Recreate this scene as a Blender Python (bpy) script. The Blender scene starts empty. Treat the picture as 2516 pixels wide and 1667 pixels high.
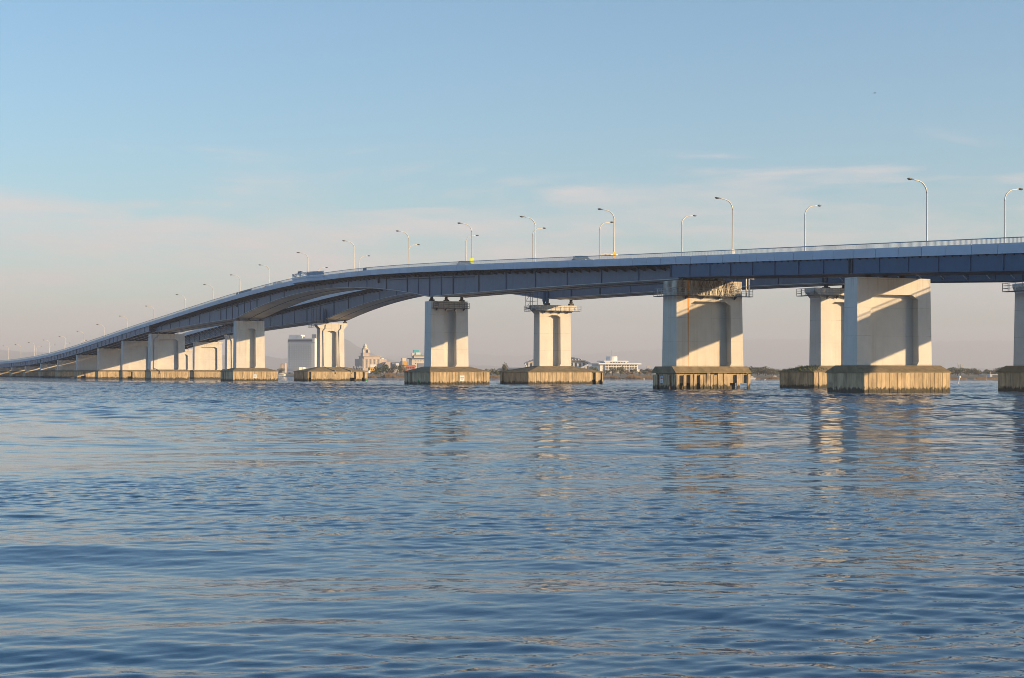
import bpy, math, random
import numpy as np
from mathutils import Vector

random.seed(7)
rng = np.random.default_rng(11)
SC = bpy.context.scene
COL = SC.collection

# ------------------------------------------------------------------ camera
CAM_H = 2.56
COS, SIN = 0.90259, 0.43053          # angle between view and bridge axis
FPX = 4000.0                          # focal length in photograph pixels (width 2516)
cam_d = bpy.data.cameras.new('camera')
cam = bpy.data.objects.new('camera', cam_d)
COL.objects.link(cam)
cam.location = (0, -124, CAM_H)
cam.rotation_euler = (math.pi / 2, 0, math.atan2(COS, SIN))
cam_d.sensor_fit = 'HORIZONTAL'
cam_d.sensor_width = 36
cam_d.lens = FPX / 2516 * 36
cam_d.shift_y = (914 - 833.5) / 2516
cam_d.clip_start = 0.5
cam_d.clip_end = 60000
SC.camera = cam

# ------------------------------------------------------------------ sun and sky
SUN = Vector((1.0, 1.0, 0.30)).normalized()      # towards the sun
elev = math.asin(SUN.z)
sun_d = bpy.data.lights.new('sun', 'SUN')
sun_d.energy = 5.0
sun_d.angle = math.radians(0.5)
sun_d.color = (1.0, 0.69, 0.37)
sun = bpy.data.objects.new('sun', sun_d)
COL.objects.link(sun)
sun.location = (200, 200, 200)
sun.rotation_euler = (-SUN).to_track_quat('-Z', 'Y').to_euler()

world = bpy.data.worlds.new('World')
SC.world = world
world.use_nodes = True
wn, wl = world.node_tree.nodes, world.node_tree.links
wn.clear()
w_out = wn.new('ShaderNodeOutputWorld')
w_bg = wn.new('ShaderNodeBackground')
sky = wn.new('ShaderNodeTexSky')
sky.sky_type = 'NISHITA'
sky.sun_disc = False
sky.sun_elevation = elev
sky.sun_rotation = math.atan2(SUN.x, SUN.y)
sky.altitude = 0
sky.air_density = 1.0
sky.dust_density = 0.3
sky.ozone_density = 1.6
tc = wn.new('ShaderNodeTexCoord')
sep = wn.new('ShaderNodeSeparateXYZ')
wl.new(tc.outputs['Generated'], sep.inputs[0])
mp = wn.new('ShaderNodeMapping')
mp.inputs['Scale'].default_value = (2.6, 2.6, 17.0)
mp.inputs['Location'].default_value = (0.35, 1.1, 0.2)
wl.new(tc.outputs['Generated'], mp.inputs['Vector'])
cn = wn.new('ShaderNodeTexNoise')
cn.inputs['Scale'].default_value = 2.2
cn.inputs['Detail'].default_value = 7
cn.inputs['Roughness'].default_value = 0.58
cn.inputs['Distortion'].default_value = 0.5
wl.new(mp.outputs[0], cn.inputs['Vector'])
# cloud bank low over the horizon, all round: its upper edge torn into wisps by the noise
ed = wn.new('ShaderNodeMath'); ed.operation = 'MULTIPLY_ADD'
wl.new(cn.outputs['Fac'], ed.inputs[0]); ed.inputs[1].default_value = -0.17; wl.new(sep.outputs['Z'], ed.inputs[2])
cr = wn.new('ShaderNodeMapRange'); cr.interpolation_type = 'SMOOTHSTEP'
cr.inputs['From Min'].default_value = 0.036; cr.inputs['From Max'].default_value = 0.004
cr.inputs['To Min'].default_value = 0.0; cr.inputs['To Max'].default_value = 0.62
wl.new(ed.outputs[0], cr.inputs['Value'])
cn2 = wn.new('ShaderNodeTexNoise'); cn2.inputs['Scale'].default_value = 4.0; cn2.inputs['Detail'].default_value = 8; cn2.inputs['Roughness'].default_value = 0.6
wl.new(mp.outputs[0], cn2.inputs['Vector'])
c2 = wn.new('ShaderNodeMapRange'); c2.inputs['From Min'].default_value = 0.32; c2.inputs['From Max'].default_value = 0.68
c2.inputs['To Min'].default_value = 0.15; c2.inputs['To Max'].default_value = 1.45
wl.new(cn2.outputs['Fac'], c2.inputs['Value'])
cm = wn.new('ShaderNodeMath'); cm.operation = 'MULTIPLY'; cm.use_clamp = True
wl.new(cr.outputs[0], cm.inputs[0]); wl.new(c2.outputs[0], cm.inputs[1])
hs = wn.new('ShaderNodeHueSaturation')
hs.inputs['Saturation'].default_value = 1.0
tint = wn.new('ShaderNodeMixRGB'); tint.blend_type = 'MULTIPLY'; tint.inputs[0].default_value = 1.0
tint.inputs[2].default_value = (0.45, 0.73, 0.90, 1)
wl.new(sky.outputs[0], tint.inputs[1]); wl.new(tint.outputs[0], hs.inputs['Color'])
mix = wn.new('ShaderNodeMixRGB')
mix.inputs[2].default_value = (3.75, 3.5, 3.5, 1)
wl.new(cm.outputs[0], mix.inputs[0]); wl.new(hs.outputs[0], mix.inputs[1])
wl.new(mix.outputs[0], w_bg.inputs['Color'])
w_bg.inputs['Strength'].default_value = 0.13
wl.new(w_bg.outputs[0], w_out.inputs['Surface'])

SC.view_settings.view_transform = 'Standard'
SC.view_settings.look = 'None'
SC.view_settings.gamma = 1.0
SC.view_settings.exposure = 0.82
SC.render.engine = 'CYCLES'
SC.cycles.use_denoising = True
SC.cycles.pixel_filter_type = 'BLACKMAN_HARRIS'
SC.cycles.filter_width = 0.9
SC.cycles.max_bounces = 5
SC.cycles.diffuse_bounces = 2
SC.cycles.glossy_bounces = 3
SC.cycles.volume_bounces = 0
SC.cycles.sample_clamp_indirect = 0.0
SC.cycles.caustics_reflective = True
SC.cycles.blur_glossy = 0.3
SC.cycles.caustics_refractive = False

# ------------------------------------------------------------------ helpers
FWD = Vector((-COS, SIN, 0)); RIGHT = Vector((SIN, COS, 0))
CAM0 = Vector((0, -124, 0))

def ground(px, dist):
    """point on the water or land plane in the direction of a compass bearing px, dist metres out"""
    return CAM0 + RIGHT * ((px - 1258) / FPX * dist) + FWD * dist

class MB:
    def __init__(s):
        s.v, s.f = [], []
    def add(s, verts, faces):
        o = len(s.v)
        s.v += [tuple(p) for p in verts]
        s.f += [tuple(i + o for i in f) for f in faces]
        return s
    def box(s, x0, x1, y0, y1, z0, z1):
        v = [(x0,y0,z0),(x1,y0,z0),(x1,y1,z0),(x0,y1,z0),(x0,y0,z1),(x1,y0,z1),(x1,y1,z1),(x0,y1,z1)]
        return s.add(v, [(0,3,2,1),(4,5,6,7),(0,1,5,4),(1,2,6,5),(2,3,7,6),(3,0,4,7)])
    def prism(s, poly, axis, c0, c1):
        """poly: 2d points; axis: extrude axis; remaining axes in order"""
        n = len(poly)
        def mk(p, c):
            if axis == 'x': return (c, p[0], p[1])
            if axis == 'y': return (p[0], c, p[1])
            return (p[0], p[1], c)
        v = [mk(p, c0) for p in poly] + [mk(p, c1) for p in poly]
        f = [tuple(range(n))[::-1], tuple(range(n, 2*n))]
        f += [(i, (i+1) % n, n + (i+1) % n, n + i) for i in range(n)]
        return s.add(v, f)
    def frustum(s, r0, z0, r1, z1):
        """rects (x0,x1,y0,y1)"""
        v = []
        for r, z in ((r0, z0), (r1, z1)):
            v += [(r[0],r[2],z),(r[1],r[2],z),(r[1],r[3],z),(r[0],r[3],z)]
        return s.add(v, [(0,3,2,1),(4,5,6,7),(0,1,5,4),(1,2,6,5),(2,3,7,6),(3,0,4,7)])
    def tube(s, pts, r, n=6, r1=None):
        pts = [Vector(p) for p in pts]
        r1 = r if r1 is None else r1
        o = len(s.v); m = len(pts)
        for i, p in enumerate(pts):
            t = (pts[min(i+1, m-1)] - pts[max(i-1, 0)]).normalized()
            a = t.cross(Vector((0,0,1)))
            if a.length < 0.05: a = t.cross(Vector((1,0,0)))
            a.normalize(); b = t.cross(a)
            rr = r + (r1 - r) * i / max(1, m-1)
            for k in range(n):
                q = 2*math.pi*k/n
                s.v.append(tuple(p + a*(math.cos(q)*rr) + b*(math.sin(q)*rr)))
        for i in range(m-1):
            for k in range(n):
                k2 = (k+1) % n
                s.f.append((o+i*n+k, o+i*n+k2, o+(i+1)*n+k2, o+(i+1)*n+k))
        s.f.append(tuple(o+k for k in range(n))[::-1])
        s.f.append(tuple(o+(m-1)*n+k for k in range(n)))
        return s
    def lathe(s, prof, cx, cy, n=16):
        o = len(s.v); m = len(prof)
        for r, z in prof:
            for k in range(n):
                q = 2*math.pi*k/n
                s.v.append((cx+math.cos(q)*r, cy+math.sin(q)*r, z))
        for i in range(m-1):
            for k in range(n):
                k2 = (k+1) % n
                s.f.append((o+i*n+k, o+i*n+k2, o+(i+1)*n+k2, o+(i+1)*n+k))
        s.f.append(tuple(o+k for k in range(n))[::-1])
        s.f.append(tuple(o+(m-1)*n+k for k in range(n)))
        return s
    def sweep(s, stations, section):
        """closed section (list of (y,z)) swept along x stations"""
        o = len(s.v); n = None
        for x in stations:
            sec = section(x); n = len(sec)
            s.v += [(x, p[0], p[1]) for p in sec]
        m = len(stations)
        for i in range(m-1):
            for k in range(n):
                k2 = (k+1) % n
                s.f.append((o+i*n+k, o+(i+1)*n+k, o+(i+1)*n+k2, o+i*n+k2))
        s.f.append(tuple(o+k for k in range(n)))
        s.f.append(tuple(o+(m-1)*n+k for k in range(n))[::-1])
        return s
    def mesh(s, name, mat):
        me = bpy.data.meshes.new(name)
        me.from_pydata(s.v, [], s.f)
        me.update()
        if mat: me.materials.append(mat)
        return me
    def build(s, name, mat, parent=None, smooth=False):
        me = s.mesh(name, mat)
        if smooth: me.polygons.foreach_set('use_smooth', [True]*len(me.polygons))
        return link(name, me, parent)

def link(name, me, parent=None, loc=None, rot=None):
    o = bpy.data.objects.new(name, me)
    COL.objects.link(o)
    if parent is not None: o.parent = parent
    if loc is not None: o.location = loc
    if rot is not None: o.rotation_euler = rot
    return o

def empty(name, loc=(0,0,0), rz=0.0):
    o = bpy.data.objects.new(name, None)
    COL.objects.link(o)
    o.location = loc; o.rotation_euler = (0, 0, rz)
    o.empty_display_size = 0.5
    return o

def tag(o, label=None, cat=None, group=None, kind=None):
    if label: o['label'] = label
    if cat: o['category'] = cat
    if group: o['group'] = group
    if kind: o['kind'] = kind
    return o

# ------------------------------------------------------------------ materials
def pmat(name, col, rough=0.6, metal=0.0, var=0.12, scale=1.0, stretch=(1,1,1), bump=0.0, objvar=0.0, spec=0.5, extra=None):
    m = bpy.data.materials.new(name); m.use_nodes = True
    nt = m.node_tree; N, L = nt.nodes, nt.links
    b = N['Principled BSDF']
    b.inputs['Roughness'].default_value = rough
    b.inputs['Metallic'].default_value = metal
    b.inputs['Specular IOR Level'].default_value = spec
    g = N.new('ShaderNodeNewGeometry')
    mpn = N.new('ShaderNodeMapping'); mpn.inputs['Scale'].default_value = stretch
    L.new(g.outputs['Position'], mpn.inputs['Vector'])
    n = N.new('ShaderNodeTexNoise'); n.inputs['Scale'].default_value = scale
    n.inputs['Detail'].default_value = 5; n.inputs['Roughness'].default_value = 0.6
    L.new(mpn.outputs[0], n.inputs['Vector'])
    mr = N.new('ShaderNodeMapRange')
    mr.inputs['From Min'].default_value = 0.3; mr.inputs['From Max'].default_value = 0.7
    mr.inputs['To Min'].default_value = 1 - var; mr.inputs['To Max'].default_value = 1 + var
    L.new(n.outputs['Fac'], mr.inputs['Value'])
    fac = mr.outputs[0]
    if objvar:
        oi = N.new('ShaderNodeObjectInfo')
        m2 = N.new('ShaderNodeMapRange')
        m2.inputs['To Min'].default_value = 1 - objvar; m2.inputs['To Max'].default_value = 1 + objvar
        L.new(oi.outputs['Random'], m2.inputs['Value'])
        mu = N.new('ShaderNodeMath'); mu.operation = 'MULTIPLY'
        L.new(fac, mu.inputs[0]); L.new(m2.outputs[0], mu.inputs[1]); fac = mu.outputs[0]
    vm = N.new('ShaderNodeVectorMath'); vm.operation = 'SCALE'
    vm.inputs[0].default_value = col[:3]
    L.new(fac, vm.inputs['Scale'])
    cur = vm.outputs[0]
    if extra: cur = extra(N, L, g, cur, b)
    L.new(cur, b.inputs['Base Color'])
    if bump:
        bp = N.new('ShaderNodeBump'); bp.inputs['Strength'].default_value = bump; bp.inputs['Distance'].default_value = 0.05
        L.new(n.outputs['Fac'], bp.inputs['Height']); L.new(bp.outputs[0], b.inputs['Normal'])
    return m

def sepz(N, L, g):
    s = N.new('ShaderNodeSeparateXYZ'); L.new(g.outputs['Position'], s.inputs[0]); return s

def mixcol(N, L, fac, a, col):
    mx = N.new('ShaderNodeMixRGB'); L.new(fac, mx.inputs[0]); L.new(a, mx.inputs[1])
    mx.inputs[2].default_value = (*col, 1); return mx.outputs[0]

def smooth(N, L, val, a, b, lo=0.0, hi=1.0):
    r = N.new('ShaderNodeMapRange'); r.interpolation_type = 'SMOOTHSTEP'
    r.inputs['From Min'].default_value = a; r.inputs['From Max'].default_value = b
    r.inputs['To Min'].default_value = lo; r.inputs['To Max'].default_value = hi
    L.new(val, r.inputs['Value']); return r.outputs[0]

def mul(N, L, a, b):
    m = N.new('ShaderNodeMath'); m.operation = 'MULTIPLY'
    L.new(a, m.inputs[0])
    if isinstance(b, (int, float)): m.inputs[1].default_value = b
    else: L.new(b, m.inputs[1])
    return m.outputs[0]

def streaks(N, L, g, sx, sz, lo, hi, seed=0.0):
    mp_ = N.new('ShaderNodeMapping'); mp_.inputs['Scale'].default_value = (sx, sx, sz); mp_.inputs['Location'].default_value = (seed, seed, seed)
    L.new(g.outputs['Position'], mp_.inputs['Vector'])
    n = N.new('ShaderNodeTexNoise'); n.inputs['Scale'].default_value = 1.0; n.inputs['Detail'].default_value = 6
    n.inputs['Roughness'].default_value = 0.65
    L.new(mp_.outputs[0], n.inputs['Vector'])
    return smooth(N, L, n.outputs['Fac'], lo, hi)

def pour_lines(N, L, g, cur):
    sp = sepz(N, L, g)
    md = N.new('ShaderNodeMath'); md.operation = 'PINGPONG'; L.new(sp.outputs['Z'], md.inputs[0]); md.inputs[1].default_value = 1.75
    ln = smooth(N, L, md.outputs[0], 0.0, 0.05, 1.0, 0.0)
    n = streaks(N, L, g, 0.8, 0.8, 0.3, 0.7, 2.0)
    return mixcol(N, L, mul(N, L, mul(N, L, ln, n), 0.7), cur, (0.3, 0.27, 0.22))

def ex_pier(N, L, g, cur, b):
    s = streaks(N, L, g, 1.3, 0.06, 0.52, 0.8)
    cur = mixcol(N, L, mul(N, L, s, 0.42), cur, (0.38, 0.34, 0.28))
    tcg = N.new('ShaderNodeTexCoord'); sg = N.new('ShaderNodeSeparateXYZ'); L.new(tcg.outputs['Generated'], sg.inputs[0])
    drip = mul(N, L, smooth(N, L, sg.outputs['Z'], 0.70, 1.0), streaks(N, L, g, 1.9, 0.10, 0.46, 0.74, 7.0))
    cur = mixcol(N, L, mul(N, L, drip, 0.5), cur, (0.24, 0.20, 0.15))
    blot = streaks(N, L, g, 0.28, 0.22, 0.48, 0.75, 11.0)
    cur = mixcol(N, L, mul(N, L, blot, 0.22), cur, (0.40, 0.38, 0.35))
    return pour_lines(N, L, g, cur)

def ex_rusty(N, L, g, cur, b):
    s = streaks(N, L, g, 2.2, 0.05, 0.45, 0.75)
    cur = mixcol(N, L, mul(N, L, s, 0.35), cur, (0.5, 0.36, 0.2))
    cur = pour_lines(N, L, g, cur)
    sp = sepz(N, L, g)
    # grime under the leaking expansion joint
    top = smooth(N, L, sp.outputs['Z'], 12.6, 15.2)
    s2 = streaks(N, L, g, 1.1, 0.35, 0.34, 0.62, 4.0)
    cur = mixcol(N, L, mul(N, L, mul(N, L, top, s2), 0.85), cur, (0.09, 0.05, 0.025))
    # rust run beside the recess
    m1 = N.new('ShaderNodeMath'); m1.operation = 'SUBTRACT'; L.new(sp.outputs['Y'], m1.inputs[0]); m1.inputs[1].default_value = 1.98
    m2 = N.new('ShaderNodeMath'); m2.operation = 'ABSOLUTE'; L.new(m1.outputs[0], m2.inputs[0])
    line = smooth(N, L, m2.outputs[0], 0.08, 0.26, 1.0, 0.0)
    zf = smooth(N, L, sp.outputs['Z'], 4.0, 13.0, 0.5, 1.0)
    ny = N.new('ShaderNodeSeparateXYZ'); L.new(g.outputs['Normal'], ny.inputs[0])
    fx = smooth(N, L, ny.outputs['X'], 0.4, 0.6)
    cur = mixcol(N, L, mul(N, L, mul(N, L, line, zf), fx), cur, (0.62, 0.26, 0.03))
    return cur

def ex_board(N, L, g, cur, b):
    s = streaks(N, L, g, 3.0, 0.25, 0.4, 0.75)
    cur = mixcol(N, L, mul(N, L, s, 0.65), cur, (0.13, 0.10, 0.06))
    s1 = streaks(N, L, g, 2.2, 0.2, 0.55, 0.8, 9.0)
    cur = mixcol(N, L, mul(N, L, s1, 0.5), cur, (0.62, 0.55, 0.4))
    sp = sepz(N, L, g)
    n = streaks(N, L, g, 2.5, 1.5, 0.2, 0.8, 3.0)
    ad = N.new('ShaderNodeMath'); ad.operation = 'MULTIPLY_ADD'
    L.new(n, ad.inputs[0]); ad.inputs[1].default_value = -0.75; L.new(sp.outputs['Z'], ad.inputs[2])
    tide = smooth(N, L, ad.outputs[0], 0.0, 0.36, 1.0, 0.0)
    blot = streaks(N, L, g, 0.55, 0.35, 0.5, 0.72, 6.0)
    cur = mixcol(N, L, mul(N, L, blot, 0.55), cur, (0.11, 0.085, 0.05))
    return mixcol(N, L, mul(N, L, tide, 0.92), cur, (0.03, 0.032, 0.022))

def ex_roof(N, L, g, cur, b):
    s = streaks(N, L, g, 0.7, 0.7, 0.42, 0.68)
    return mixcol(N, L, mul(N, L, s, 0.6), cur, (0.12, 0.12, 0.05))

def ex_girder(N, L, g, cur, b):
    s = streaks(N, L, g, 1.1, 0.12, 0.45, 0.8)
    return mixcol(N, L, mul(N, L, s, 0.35), cur, (0.05, 0.08, 0.11))

M = {}
M['pier'] = pmat('pier_paint', (0.64, 0.62, 0.58), 0.7, var=0.06, scale=0.35, extra=ex_pier)
M['pier_rust'] = pmat('pier_paint_rusty', (0.62, 0.59, 0.52), 0.7, var=0.06, scale=0.5, extra=ex_rusty)
M['board'] = pmat('board_concrete', (0.53, 0.41, 0.25), 0.85, var=0.25, scale=1.6, stretch=(1,1,0.3), bump=0.25, objvar=0.12, extra=ex_board)
M['skirt'] = pmat('skirt_concrete', (0.48, 0.38, 0.24), 0.85, var=0.22, scale=1.6, stretch=(2,2,0.3), bump=0.25, extra=ex_board)
M['core'] = pmat('footing_core', (0.16, 0.13, 0.09), 0.9, var=0.25, scale=1.0)
M['capstone'] = pmat('footing_roof', (0.27, 0.21, 0.13), 0.9, var=0.22, scale=0.9, bump=0.2, extra=ex_roof)
M['fascia'] = pmat('fascia_paint', (0.46, 0.57, 0.70), 0.45, spec=0.2, var=0.05, scale=0.6, objvar=0.05)
M['girder'] = pmat('girder_paint', (0.12, 0.175, 0.26), 0.5, spec=0.2, var=0.10, scale=0.8, extra=ex_girder)
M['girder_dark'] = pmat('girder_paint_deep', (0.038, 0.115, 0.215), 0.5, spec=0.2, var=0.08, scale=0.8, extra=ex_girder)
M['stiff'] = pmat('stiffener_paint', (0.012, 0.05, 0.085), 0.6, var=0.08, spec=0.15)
M['flange'] = pmat('flange_paint', (0.60, 0.57, 0.52), 0.6, var=0.15, scale=0.5, stretch=(0.4, 1, 1))
M['rail'] = pmat('rail_paint', (0.20, 0.32, 0.46), 0.45, var=0.04)
M['asphalt'] = pmat('asphalt', (0.05, 0.05, 0.05), 0.9, var=0.15)
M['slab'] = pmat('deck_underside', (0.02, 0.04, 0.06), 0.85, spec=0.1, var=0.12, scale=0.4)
M['galv'] = pmat('galvanised_steel', (0.50, 0.51, 0.50), 0.45, metal=0.3, var=0.1)
M['galv_dark'] = pmat('weathered_steel', (0.10, 0.11, 0.12), 0.6, metal=0.2, var=0.2)
M['bearing'] = pmat('bearing_steel', (0.05, 0.045, 0.04), 0.7, var=0.2)
M['pole'] = pmat('lamp_pole_paint', (0.66, 0.63, 0.56), 0.4, var=0.03)
M['lamp'] = pmat('lamp_housing', (0.07, 0.075, 0.08), 0.4, var=0.05)
M['pipe'] = pmat('drain_pipe', (0.36, 0.34, 0.31), 0.5, var=0.1)
M['white'] = pmat('white_plate', (0.78, 0.78, 0.76), 0.5, var=0.04)
M['red'] = pmat('red_print', (0.6, 0.06, 0.04), 0.5, var=0.04)
M['cyan'] = pmat('blue_print', (0.06, 0.3, 0.5), 0.5, var=0.04)
M['lime'] = pmat('lime_plate', (0.62, 0.75, 0.02), 0.5, var=0.04)
M['amber'] = pmat('amber_plate', (0.85, 0.42, 0.01), 0.5, var=0.04)
M['panel_blue'] = pmat('blue_board', (0.03, 0.12, 0.22), 0.5, var=0.08)

# ------------------------------------------------------------------ bridge alignment
# distance along the bridge a (world x = -a), height of the railing top
PA = [60, 100, 132.8, 155.6, 181.1, 204.5, 218.3, 269.3, 318.2, 345.9, 372, 397.7, 434.8, 469.1, 508.6, 554.5, 580.3, 617, 655.5, 702, 750.8, 810, 875.4, 930, 1000]
PZ = [13.9, 15.55, 16.95, 17.95, 19.05, 20.0, 20.62, 22.93, 24.95, 25.62, 25.86, 25.6, 24.3, 22.92, 20.98, 18.95, 17.62, 15.75, 13.85, 11.75, 10.15, 8.95, 8.4, 8.3, 8.3]
_pa, _pz = np.array(PA), np.array(PZ)
_ga = np.arange(40, 1040, 2.0)
_gz = np.interp(_ga, _pa, _pz)
for _ in range(3):
    _k = np.ones(17) / 17
    _gz = np.convolve(np.pad(_gz, 8, mode='edge'), _k, mode='valid')
def zr(a): return float(np.interp(a, _ga, _gz))
def slope(a): return (zr(a + 2) - zr(a - 2)) / 4.0        # dz/da

STA = {'A': 163.0, 'B': 206.0, 'C': 302.5, 'D': 442.5, 'E': 539.0}
STP = [539.0 + 42.8 * i for i in range(1, 10)]

def box_depth(a):
    """depth of the haunched box girder below the railing top"""
    B, C, D, E_ = STA['B'], STA['C'], STA['D'], STA['E']
    if a > 372.5: a = 745 - a
    if a <= C:
        t = max(0.0, (a - B) / (C - B)); return 3.85 + 2.75 * t ** 1.15
    t = (a - C) / 70.0
    zb = zr(C) - 6.6
    mid = zr(372.5) - 3.55
    q = 1 - (1 - t) ** 2
    return zr(a) - (zb + (mid - zb) * q)

def st(a0, a1, step):
    n = max(1, int(round((a1 - a0) / step)))
    return [-(a0 + (a1 - a0) * i / n) for i in range(n + 1)]

A0, A1 = 96.0, 985.0

def build_bridge(u0, W, name, label, near):
    """u0: y of the near deck edge, W deck width"""
    root = empty(name, (-372.5, u0 + W/2, 0))
    tag(root, label, 'bridge', 'two parallel road bridges over the lake')
    inv = root.matrix_world.inverted() if False else None
    off = Vector((372.5, -(u0 + W/2), 0))
    def put(o):
        o.parent = root
        o.location = Vector(o.location) + off
        return o
    u1 = u0 + W
    def lift(a):        # the farther deck runs a little higher beyond the crown
        t = min(1.0, max(0.0, (a - 250)/150)); return 0.0 if near else .65*t*t*(3 - 2*t)
    def Z0(a): return zr(a) + lift(a)
    def BD(a): return box_depth(a) + lift(a)
    def SL(a): return (Z0(a + 2) - Z0(a - 2))/4.0
    # deck slab and road
    put(MB().sweep(st(A0, A1, 6), lambda x: [(u0+.12, Z0(-x)-1.60), (u1-.12, Z0(-x)-1.60), (u1-.12, Z0(-x)-1.2), (u0+.12, Z0(-x)-1.2)]).build('deck_slab', M['slab']))
    put(MB().sweep(st(A0, A1, 6), lambda x: [(u0+.6, Z0(-x)-1.197), (u1-.6, Z0(-x)-1.197), (u1-.6, Z0(-x)-1.12), (u0+.6, Z0(-x)-1.12)]).build('road_surface', M['asphalt']))
    # solid parapet behind the panels
    for s_, nm in ((0, 'parapet'), (1, 'parapet')):
        y0, y1 = (u0+.12, u0+.42) if s_ == 0 else (u1-.42, u1-.12)
        put(MB().sweep(st(A0, A1, 6), lambda x: [(y0, Z0(-x)-1.196), (y1, Z0(-x)-1.196), (y1, Z0(-x)-.68), (y0, Z0(-x)-.68)]).build(nm, M['slab']))
    # fascia panels
    PL = 4.2 if near else 8.4
    mb = MB()
    hl = PL/2 - 0.035
    h = 1.13
    prof = [(0.06, -h)]
    rib = [0, .30, .50, .70, .90, 1.10]
    pr = [(0.06, 0), (0.06, -h), (0.0, -h)]
    zz = [-h + .19, -h + .38, -h + .57, -h + .76]
    for z_ in zz:
        pr += [(0.0, z_-.014), (0.028, z_-.014), (0.028, z_+.014), (0.0, z_+.014)]
    pr += [(0.0, -.2), (.02, -.2), (.02, 0)]
    mb.prism(pr, 'x', -hl, hl)
    pm = mb.mesh('fascia_panel', M['fascia'])
    n = int((A1 - 120) / PL)
    for i in range(n):
        a = 120 + PL * (i + .5)
        o = link('fascia_panel', pm, None, (-a, u0, Z0(a) - .62), (0, math.atan(SL(a)), 0))
        put(o)
    # far side edge beam
    put(MB().sweep(st(A0, A1, 6), lambda x: [(u1-.11, Z0(-x)-1.75), (u1, Z0(-x)-1.75), (u1, Z0(-x)-.62), (u1-.11, Z0(-x)-.62)]).build('edge_beam', M['fascia']))
    # railings
    for y in (u0 + .2, u1 - .2):
        put(MB().sweep(st(A0, A1, 5), lambda x: [(y-.05, Z0(-x)-.10), (y+.05, Z0(-x)-.10), (y+.05, Z0(-x)), (y-.05, Z0(-x))]).build('handrail', M['rail']))
        b = MB()
        step = .2 if (near and y < u0 + 1) else .4
        a = A0 + 1
        while a < (900 if near else 700):
            w = .030
            if abs((a / 2.1) % 1) < step / 2.1: w = .036
            z = Z0(a)
            b.box(-a-w, -a+w, y-.010, y+.010, z-.68, z-.09)
            a += step
        o = put(b.build('railing_balusters', M['rail']))
        o['kind'] = 'stuff'
    # plate girder spans
    spans = [(STA['A']-43, STA['A']), (STA['A'], STA['B'])]
    left = [STA['E']] + STP
    spans += [(left[i], left[i+1]) for i in range(len(left)-1)]
    ye = u1 - 1.2
    ys = [u0+.32, u0+.32+(ye-u0-.32)*.25, u0+.32+(ye-u0-.32)*.5, u0+.32+(ye-u0-.32)*.75, ye]
    if not near: ys = [u0+2.4, u0+2.5, u0+W/2, u1-2.5, u1-2.4]
    for si, (p, q) in enumerate(spans):
        for gi, y in enumerate(ys):
            if not near and gi in (1, 3): continue
            d = 3.64 if near else 3.8 + lift((p + q)/2)
            p_, q_ = p + .12, q - .12
            m = MB()
            m.sweep(st(p_, q_, 6), lambda x: [(y-.02, Z0(-x)-d+.05), (y+.02, Z0(-x)-d+.05), (y+.02, Z0(-x)-1.603), (y-.02, Z0(-x)-1.603)])
            g = put(m.build('girder', M['girder_dark'] if (si < 2) else M['girder']))
            f = MB().sweep(st(p_, q_, 6), lambda x: [(y-.28, Z0(-x)-d), (y+.28, Z0(-x)-d), (y+.28, Z0(-x)-d+.05), (y-.28, Z0(-x)-d+.05)]).build('flange', M['flange'] if si > 1 else M['girder_dark'], g)
            if gi == 0 or (not near and gi == 2):
                k = 0
                a = p_ + .15
                while a < q_ + .01:
                    wide = .14 if (k in (0,) or a > q_ - .5) else (.05 if k % 2 == 0 else .02)
                    z = Z0(a)
                    MB().box(-a-wide, -a+wide, y-.15, y-.021, z-d+.06, z-1.77).build('stiffener', M['stiff'] if wide > .1 else M['girder_dark'] if si < 2 else M['girder'], g)
                    a += (q_ - p_ - .3) / (8 if si < 2 else 6); k += 1
                if gi == 0 and near and si < 2:
                    a = p_ + .5
                    tm = MB()
                    while a < q_ - .3:
                        z = Z0(a)
                        tm.prism([(y-.3, z-1.76), (y-.02, z-1.76), (y-.02, z-1.95)], 'x', -a-.09, -a+.09)
                        a += 1.4
                    tm.build('gusset', M['stiff'], g)['kind'] = 'stuff'
        # cross frames between girders
        cf = MB(); a = p + 2
        while a < q - 1:
            z = Z0(a)
            for i in range(len(ys)-1):
                if ys[i+1]-ys[i] < .5: continue
                cf.tube([(-a, ys[i]+.03, z-1.7), (-a, ys[i+1]-.03, z-3.45)], .06, 4)
                cf.tube([(-a, ys[i]+.03, z-3.45), (-a, ys[i+1]-.03, z-1.7)], .06, 4)
            a += 5.1
        put(cf.build('cross_frame', M['stiff']))['kind'] = 'stuff'
        if not near:      # raking struts under the cantilevered edge of the farther bridge
            sm = MB().tube([(0, 0, 0), (0, 2.3, -1.75)], .09, 4).mesh('strut', M['fascia'])
            a = p + 2
            while a < q - 1:
                put(link('strut', sm, None, (-a, u0+.15, Z0(a)-1.78)))
                a += 4.6
    # haunched box girder over the three main spans
    B, E_ = STA['B'], STA['E']
    yb0, yb1 = u0 + 2.3, u1 - 2.3
    S = st(B + .25, E_ - .25, 3.0)
    g = put(MB().sweep(S, lambda x: [(yb0, Z0(-x)-BD(-x)+.08), (yb1, Z0(-x)-BD(-x)+.08), (yb1, Z0(-x)-1.602), (yb0, Z0(-x)-1.602)]).build('box_girder', M['girder']))
    MB().sweep(S, lambda x: [(yb0-.30, Z0(-x)-BD(-x)), (yb1+.30, Z0(-x)-BD(-x)), (yb1+.30, Z0(-x)-BD(-x)+.078), (yb0-.30, Z0(-x)-BD(-x)+.078)]).build('bottom_flange', M['flange'], g)
    # bolted splice ridge lines and inspection rail under the flange
    rb = MB()
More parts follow.
